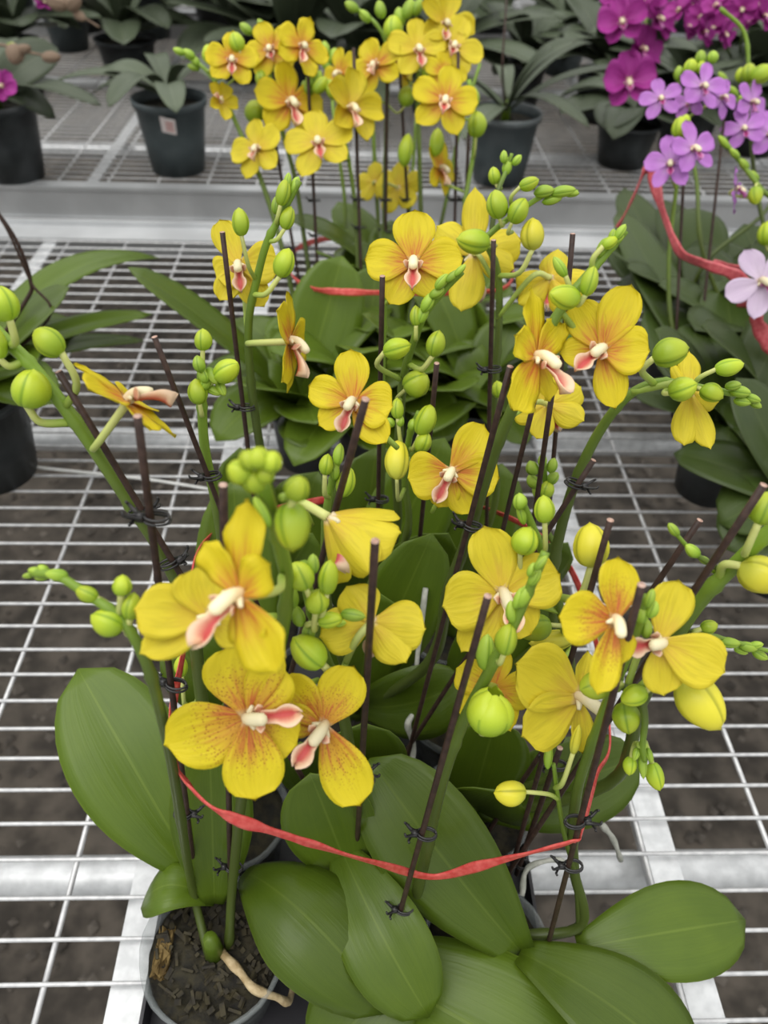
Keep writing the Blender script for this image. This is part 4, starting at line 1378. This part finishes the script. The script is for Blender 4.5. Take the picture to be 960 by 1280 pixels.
# ------------------------------------------------------------------ orchid at the left edge of the near bench
GB = 'unflowered orchids and background plants'
P = mid(-5, 590, 'dark-potted leafy orchid with bare dark shoots at left edge', .055, .10, leaves=[(200, 322, .13, .042, (0, -.2, 1), .05), (95, 400, .10, .055, (.2, -.4, 1), .02), (190, 392, .10, .03, (0, -.3, 1), .02), (180, 425, .07, .03, (0, -.2, 1), .02), (-80, 380, .15, .06), (40, 380, .16, .06, (.2, -.7, .7), .02), (60, 470, .1, .06, (.1, -.5, 1), .02), (-60, 520, .1, .06)], group=GB)
P.stem([P.crown, at(30, 380, .66), at(38, 350, .665), at(20, 300, .67), at(-10, 255, .68)], .0022, .0014, name='dark_shoot', mat='stake')
P.stem([P.crown, at(60, 400, .65), at(38, 352, .66), at(5, 280, .67), at(-30, 240, .68)], .0014, .001, name='dark_shoot', mat='stake')

# ------------------------------------------------------------------ right bundle: lilac orchids
GR = 'lilac orchids of the right bundle'
rl = [
    (880, 612, 'lilac orchid in a black pot nearest the bare wires', [(800, 300, .14, .07, (0, -1, .4), .0), (775, 260, .16, .07, (.2, -1, .4), 0), (940, 570, .06, .055, (.1, -.5, 1), .02), (820, 380, .12, .08), (905, 350, .14, .08)]),
    (935, 600, 'lilac orchid with a long glossy leaf hanging over its dark pot', [(870, 300, .15, .08, (0, -1, .4), 0), (950, 400, .12, .08), (900, 470, .09, .07), (1000, 420, .12, .08)]),
    (962, 722, 'lilac orchid in the pot cut by the right edge, low round leaves', [(905, 635, .06, .04, (0, -.5, 1), .01), (960, 560, .1, .07), (930, 670, .075, .05), (1010, 640, .09, .06)]),
    (900, 510, 'lilac orchid at the middle of the right bundle', [(830, 250, .16, .07, (.1, -1, .4), 0), (900, 300, .15, .08), (850, 340, .13, .08), (950, 330, .14, .08)]),
    (960, 500, 'lilac orchid at the right of the right bundle', [(930, 280, .16, .08, (0, -1, .4), 0), (990, 300, .15, .08), (1000, 380, .12, .08)]),
    (840, 470, 'lilac orchid at the far left of the right bundle', [(780, 235, .15, .07, (.2, -1, .4), 0), (760, 300, .12, .06), (850, 260, .15, .07)]),
]
RP = [mid(x, y, l, .041, .08, leaves=lv, group=GR, extra=13, el=.115, ew=.072, lm='leaf_dark') for (x, y, l, lv) in rl]
P = RP[0]
P.spike([(850, 168, .80), (846, 230, .79), (836, 330, .75), (846, 430, .70)], r0=.0026, r1=.0018)
P.flower(838, 204, 66, 0, .76, yaw=-20, kind='lilac', form='flat', att=(846, 240, .79))
P.flower(866, 186, 66, -12, .76, yaw=14, kind='lilac', form='flat', att=(848, 220, .79))
P.bud(850, 160, 28, 22, 0, .79, 'bud')
P.bud(856, 152, 18, 14, 10, .80, 'bud')
P = RP[3]
P.spike([(848, 85, .92), (850, 130, .91), (870, 220, .86), (880, 320, .80)], r0=.0026, r1=.0018)
P.flower(826, 123, 52, -10, .86, yaw=-16, kind='lilac', att=(850, 140, .9))
P.flower(878, 108, 62, 10, .86, yaw=10, kind='lilac', att=(852, 130, .9))
P.flower(902, 122, 52, 24, .88, yaw=30, kind='lilac', att=(856, 150, .9))
P.flower(862, 128, 44, 0, .88, yaw=-40, kind='lilac', att=(852, 140, .9))
P.bud(862, 84, 20, 17, 10, .9, 'bud')
P.bud(876, 84, 16, 12, 20, .9, 'bud')
P.tips([(848, 92, 18, 12, 0), (890, 72, 16, 14, 0), (876, 72, 18, 14, 0)], .91)
P = RP[1]
P.spike([(908, 180, .80), (928, 206, .79), (950, 235, .775), (975, 270, .76), (960, 380, .72)], r0=.003, r1=.0022)
P.tips([(905, 178, 22, 9, -45), (918, 192, 18, 9, -50), (930, 205, 18, 10, -45), (942, 220, 18, 10, -50)], .79)
P.bud(945, 244, 24, 18, 180, .76, 'bud', att=(950, 232, .775))
P.bud(958, 292, 30, 24, 0, .72, 'bud', att=(972, 270, .76))
P.flower(920, 236, 56, 10, .78, yaw=60, kind='lilac', form='wavy', att=(952, 250, .77))
P.flower(952, 352, 88, -30, .62, yaw=-10, kind='pale_lilac', form='flat', att=(985, 400, .66))
P = RP[4]
P.spike([(900, 10, .98), (930, 40, .97), (936, 90, .95), (938, 160, .92), (950, 260, .86)], r0=.0026, r1=.002)
P.flower(940, 128, 56, 20, .90, yaw=30, kind='lilac', att=(938, 160, .92))
P.flower(930, 160, 52, -10, .88, yaw=-20, kind='lilac', att=(940, 170, .91))
P.flower(962, 168, 60, 0, .88, yaw=0, kind='lilac', att=(942, 190, .91))
P.bud(936, 92, 24, 20, 0, .93, 'bud')
P.bud(926, 94, 18, 15, -10, .94, 'bud')
P.bud(952, 92, 28, 22, 60, .92, 'bud')
P = RP[5]
P.spike([(905, 112, 1.0), (930, 134, .98), (955, 150, .96), (975, 180, .93), (960, 260, .88), (880, 330, .82)], r0=.0026, r1=.0018)
P.tips([(904, 98, 20, 9, -40), (916, 114, 18, 9, -50), (930, 126, 18, 10, -50), (944, 140, 16, 10, -50)], .98)
for i, (a, b_, l) in enumerate([((856, 190, .82), (846, 400, .72), 'thin stake behind the lower pair of lilac flowers'), ((905, 150, .88), (880, 380, .76), 'thin stake at the middle of the lilac bundle'), ((948, 420, .70), (958, 520, .66), 'thin stake at the right edge below the pale lilac flower')]):
    stake(a, b_, l, r=.0016, group='stakes in the lilac bundle')
ribbon('faded red ribbon in a V over the lilac orchids, running to the right edge', [at(*q) for q in [(772, 285, .80), (790, 250, .81), (808, 212, .82), (818, 228, .80), (832, 275, .75), (850, 315, .70), (880, 330, .68), (915, 342, .66), (940, 360, .65), (985, 372, .64)]], .011, 'ribbon_pink', closed=False)
ribbon('faded red ribbon end hanging at the right edge under the pale lilac flower', [at(*q) for q in [(925, 375, .645), (945, 384, .64), (946, 402, .64), (958, 425, .64), (975, 450, .63)]], .013, 'ribbon_pink', closed=False)
ribbon('faded red ribbon stretching behind the pale lilac flower', [at(*q) for q in [(890, 330, .74), (930, 338, .73), (990, 345, .72)]], .01, 'ribbon_pink', closed=False)

# ------------------------------------------------------------------ magenta orchids, far right
GX = 'magenta orchids at the far right'


def far(px, py, label, r, h, mat='grey_pot', nl=7, ll=.2, lw=.05, seed=1, lm='leaf_far', group=GB, hi=.12, name='potted_orchid', cat='orchid', spread=1.0, a0=0):
    p0 = atz(px, py, 0)
    p = Plant((p0.x, p0.y, 0.0005), label, group, name, cat, crown=h)
    p.pot(r, h, mat, rnd=seed)
    p.crown_stub(.01, .03)
    rn = random.Random(seed)
    for i in range(nl):
        a = a0 + 2 * pi * i / nl + rn.uniform(-.35, .35)
        q = ll * rn.uniform(.75, 1.15)
        d = Vector((cos(a), sin(a), 0))
        zz = hi * rn.uniform(-.1, 1.0)
        tip = p.crown + d * q * spread + Vector((0, 0, zz))
        p.leaf(p.crown + d * .006 + Vector((0, 0, rn.uniform(0, .02))), tip, lw * rn.uniform(.8, 1.2), up=Vector((0, 0, 1)) - d * .3, arch=.03 * rn.uniform(.4, 1.4), mat=lm, fold=.3)
    return p


P = far(800, 150, 'magenta orchid with a chain of large round flowers', .06, .11, seed=31, nl=7, ll=.2, lw=.07)
P.spike([(812, -40, 1.55), (808, 20, 1.50), (800, 80, 1.45), (786, 100, 1.44)], r0=.003, r1=.002)
P.flower(786, 103, 66, 0, 1.38, yaw=-10, pitch=-6, kind='magenta', form='cup', pang=86)
P.flower(802, 62, 52, 20, 1.42, yaw=30, kind='magenta', form='cup', pang=86)
P.flower(778, 28, 60, -10, 1.42, yaw=-20, kind='magenta', form='cup', pang=86)
P.flower(822, 24, 52, 10, 1.44, yaw=40, kind='magenta', form='cup', pang=86)
P.flower(800, 2, 60, 0, 1.46, yaw=0, kind='magenta', form='cup', pang=86)
P.flower(770, -2, 44, 0, 1.48, yaw=-10, kind='magenta', form='cup', pang=86)
P = far(905, 150, 'magenta orchid with a dense mass of small flowers', .06, .11, seed=37, nl=7, ll=.2, lw=.07)
rn = random.Random(5)
P.spike([(900, -30, 1.6), (900, 40, 1.55)], r0=.003, r1=.002)
P.spike([(940, -30, 1.6), (930, 30, 1.55)], r0=.003, r1=.002)
for i, (x, y) in enumerate([(862, 8), (858, 34), (876, 22), (894, 8), (892, 36), (910, 24), (878, 40), (912, 4), (928, 12), (938, 26), (946, 6), (905, 42), (955, 20), (848, 14), (870, -4), (926, -6)]):
    P.flower(x, y, rn.uniform(30, 38), rn.uniform(-40, 40), 1.42 + rn.uniform(-.05, .05), yaw=rn.uniform(-50, 50), pitch=rn.uniform(-20, 20), kind='magenta', form='cup', pang=86, lip=(i % 3 == 0))

# ------------------------------------------------------------------ plants on the second bench
P = far(224, 212, 'grey-green strap-leaved orchid in slate pot with white sticker', .064, .125, nl=8, ll=.20, lw=.045, seed=3, hi=.05, a0=2.6)
P.leaf(P.crown, atz(112, 120, .10), .05, up=(.1, -.3, 1), arch=.03, mat='leaf_far')
P.leaf(P.crown, atz(125, 92, .15), .045, up=(.1, -.3, 1), arch=.03, mat='leaf_far')
fw = (CAM - P.loc)
fw.z = 0
aw = atan2(fw.y, fw.x) - .12
V, Fc, U = [], [], []
for j in range(2):
    for i in range(7):
        a = aw - .20 + .40 * i / 6
        z = .085 + .026 * j - .006 * i / 6
        rr = .064 * (.76 + .24 * min(1, z / .115)) + .0016
        V.append(Vector((rr * cos(a), rr * sin(a), z)))
        U.append((0, 0))
Fc = [(i, i + 1, i + 8, i + 7) for i in range(6)]
st = P.part('sticker', mesh('sticker', V, Fc, 'tag', U))
V2 = [v * 1.0 for v in V]
V = []
for (r0_, r1_) in ((.62, .74), (.40, .52), (.2, .3)):
    for i in range(2, 6):
        lo, hi_ = V2[i], V2[i + 7]
        for q in (r0_, r1_):
            p = lo.lerp(hi_, q)
            V.append(Vector((p.x * 1.012, p.y * 1.012, p.z)))
Fc = []
for g in range(3):
    for i in range(3):
        k = g * 8 + i * 2
        Fc.append((k, k + 2, k + 3, k + 1))
obj('sticker_print', mesh('sticker_print', V, Fc, 'tag_print'), st)

P = far(22, 222, 'orchid in dark pot at left edge with withered brown buds', .064, .13, mat='black_pot', nl=5, ll=.17, lw=.07, seed=8, hi=.10)
P.leaf(P.crown, atz(72, 60, .2), .075, up=(.1, -.7, .7), arch=.02, mat='leaf_far')
P.leaf(P.crown, atz(70, 148, .10), .05, up=(.1, -.5, 1), arch=.03, mat='leaf_far')
P.stem([P.crown, at(-30, 60, 1.45), at(0, 56, 1.40), at(30, 64, 1.38), at(70, 72, 1.38)], .003, .0018, name='dry_spike', mat='husk')
P.bud(18, 68, 26, 22, 180, 1.38, 'husk', att=(8, 56, 1.4))
P.bud(64, 72, 26, 14, 95, 1.37, 'husk')
P.bud(30, 62, 20, 12, 80, 1.38, 'husk')
P.flower(2, 108, 38, 30, 1.36, yaw=20, kind='magenta', form='cup', lip=False)
P.stem([at(-20, -30, 1.42), at(40, -4, 1.40), at(80, 4, 1.40), at(102, 20, 1.40), at(124, 34, 1.40)], .003, .0016, name='dry_spike', mat='husk')
P.bud(72, 4, 30, 20, 110, 1.39, 'husk')
P.bud(92, 4, 24, 18, 60, 1.39, 'husk')
P.bud(99, 20, 20, 12, 130, 1.39, 'husk')
P.flower(56, 3, 24, 0, 1.40, yaw=20, kind='magenta', form='cup', lip=False)

P = far(622, 225, 'strap-leaved orchid in a pale-rimmed clear dark pot right of the second bundle', .062, .12, mat='grey_pot', nl=7, ll=.22, lw=.045, seed=12, hi=.12)
P.leaf(P.crown, atz(720, 52, .24), .045, up=(-.3, -.3, 1), arch=.03, mat='leaf_far')
P.leaf(P.crown, atz(690, 60, .24), .04, up=(-.3, -.3, 1), arch=.02, mat='leaf_far')
V, Fc, U = lathe_data([(.0625, .112), (.067, .112), (.068, .121), (.0655, .122), (.0625, .118)], 32)
P.part('pale_rim', mesh('pale_rim', V, Fc, 'clear', U))
P.stem([P.crown, at(628, 90, 1.42), at(632, 20, 1.46), at(634, -20, 1.5)], .0022, .0016, name='dark_shoot', mat='stake')

FG = [
    (165, 100, 'dark bushy plant in a low black pot behind the slate pot', .07, .09, 9, .22, .06, 41, 'black_pot', .20),
    (90, 62, 'grey-leaved plant far left on the second bench', .06, .10, 8, .20, .06, 43, 'grey_pot', .18),
    (30, 118, 'tall grey-leaved orchid behind the left edge pot', .06, .11, 8, .20, .07, 44, 'black_pot', .22),
    (305, 100, 'dark plant behind the left flowers of the second bundle', .06, .10, 9, .24, .065, 47, 'black_pot', .20),
    (370, 128, 'broad-leaved plant hidden behind the second bundle, left', .06, .10, 8, .24, .07, 49, 'black_pot', .16),
    (450, 140, 'broad-leaved plant hidden behind the second bundle, middle', .06, .10, 8, .24, .07, 51, 'black_pot', .16),
    (540, 140, 'broad-leaved plant hidden behind the second bundle, right', .06, .10, 8, .24, .07, 53, 'black_pot', .18),
    (650, 130, 'small dark-potted plant just behind the pale-rimmed pot', .05, .09, 6, .14, .05, 55, 'black_pot', .10),
    (745, 150, 'round-leaved plant under the chain of magenta flowers', .06, .10, 8, .17, .07, 57, 'black_pot', .10),
    (775, 205, 'low dark plant beside the bare wires, below the magenta flowers', .06, .08, 8, .15, .06, 59, 'black_pot', .04),
    (850, 190, 'dark plant behind the lilac flowers', .06, .10, 8, .18, .07, 61, 'black_pot', .10),
    (935, 190, 'dark plant behind the lilac flowers at the right edge', .06, .10, 8, .18, .07, 63, 'black_pot', .14),
    (700, 92, 'grey-green plant in the gap between second bundle and magenta flowers', .06, .10, 8, .20, .06, 65, 'grey_pot', .16),
]
for (x, y, l, r, h, nl, ll, lw, sd_, mt, hi_) in FG:
    far(x, y, l, r, h, mt, nl + 7, ll * 1.05, lw * 1.35, sd_, hi=hi_ * 1.2)
lab = ['grey-green plant at the top left corner', 'grey-green plant at the top, above the bare bench', 'plant at the top, above the slate pot', 'plant at the top left of the second bundle', 'plant at the top behind the left flowers of the second bundle', 'plant at the top behind the middle of the second bundle', 'plant at the top behind the right of the second bundle', 'plant at the top just right of the second bundle', 'plant at the top midway between yellow and magenta flowers', 'plant at the top behind the chain of magenta flowers', 'plant at the top behind the small magenta flowers', 'plant at the top right corner']
for i, l in enumerate(lab):
    far(20 + i * 84, 30 + (i % 3) * 8, 'farthest bench: ' + l, .075, .12, ('grey_pot', 'black_pot')[i % 2], 18, .34, .13, 80 + i, hi=.42)

# white cord lying on the mesh at left
P0 = [atz(-30, 570, .002), atz(30, 582, .002), atz(120, 592, .003), atz(190, 600, .003), atz(272, 613, .002)]
o = obj('white_cord', mesh('white_cord', *tube_data(spline(P0, 6), .0016, 7)[:2], 'cord'))
tag(o, 'white cord lying slanted across the wires left of the front bundle', 'cord')
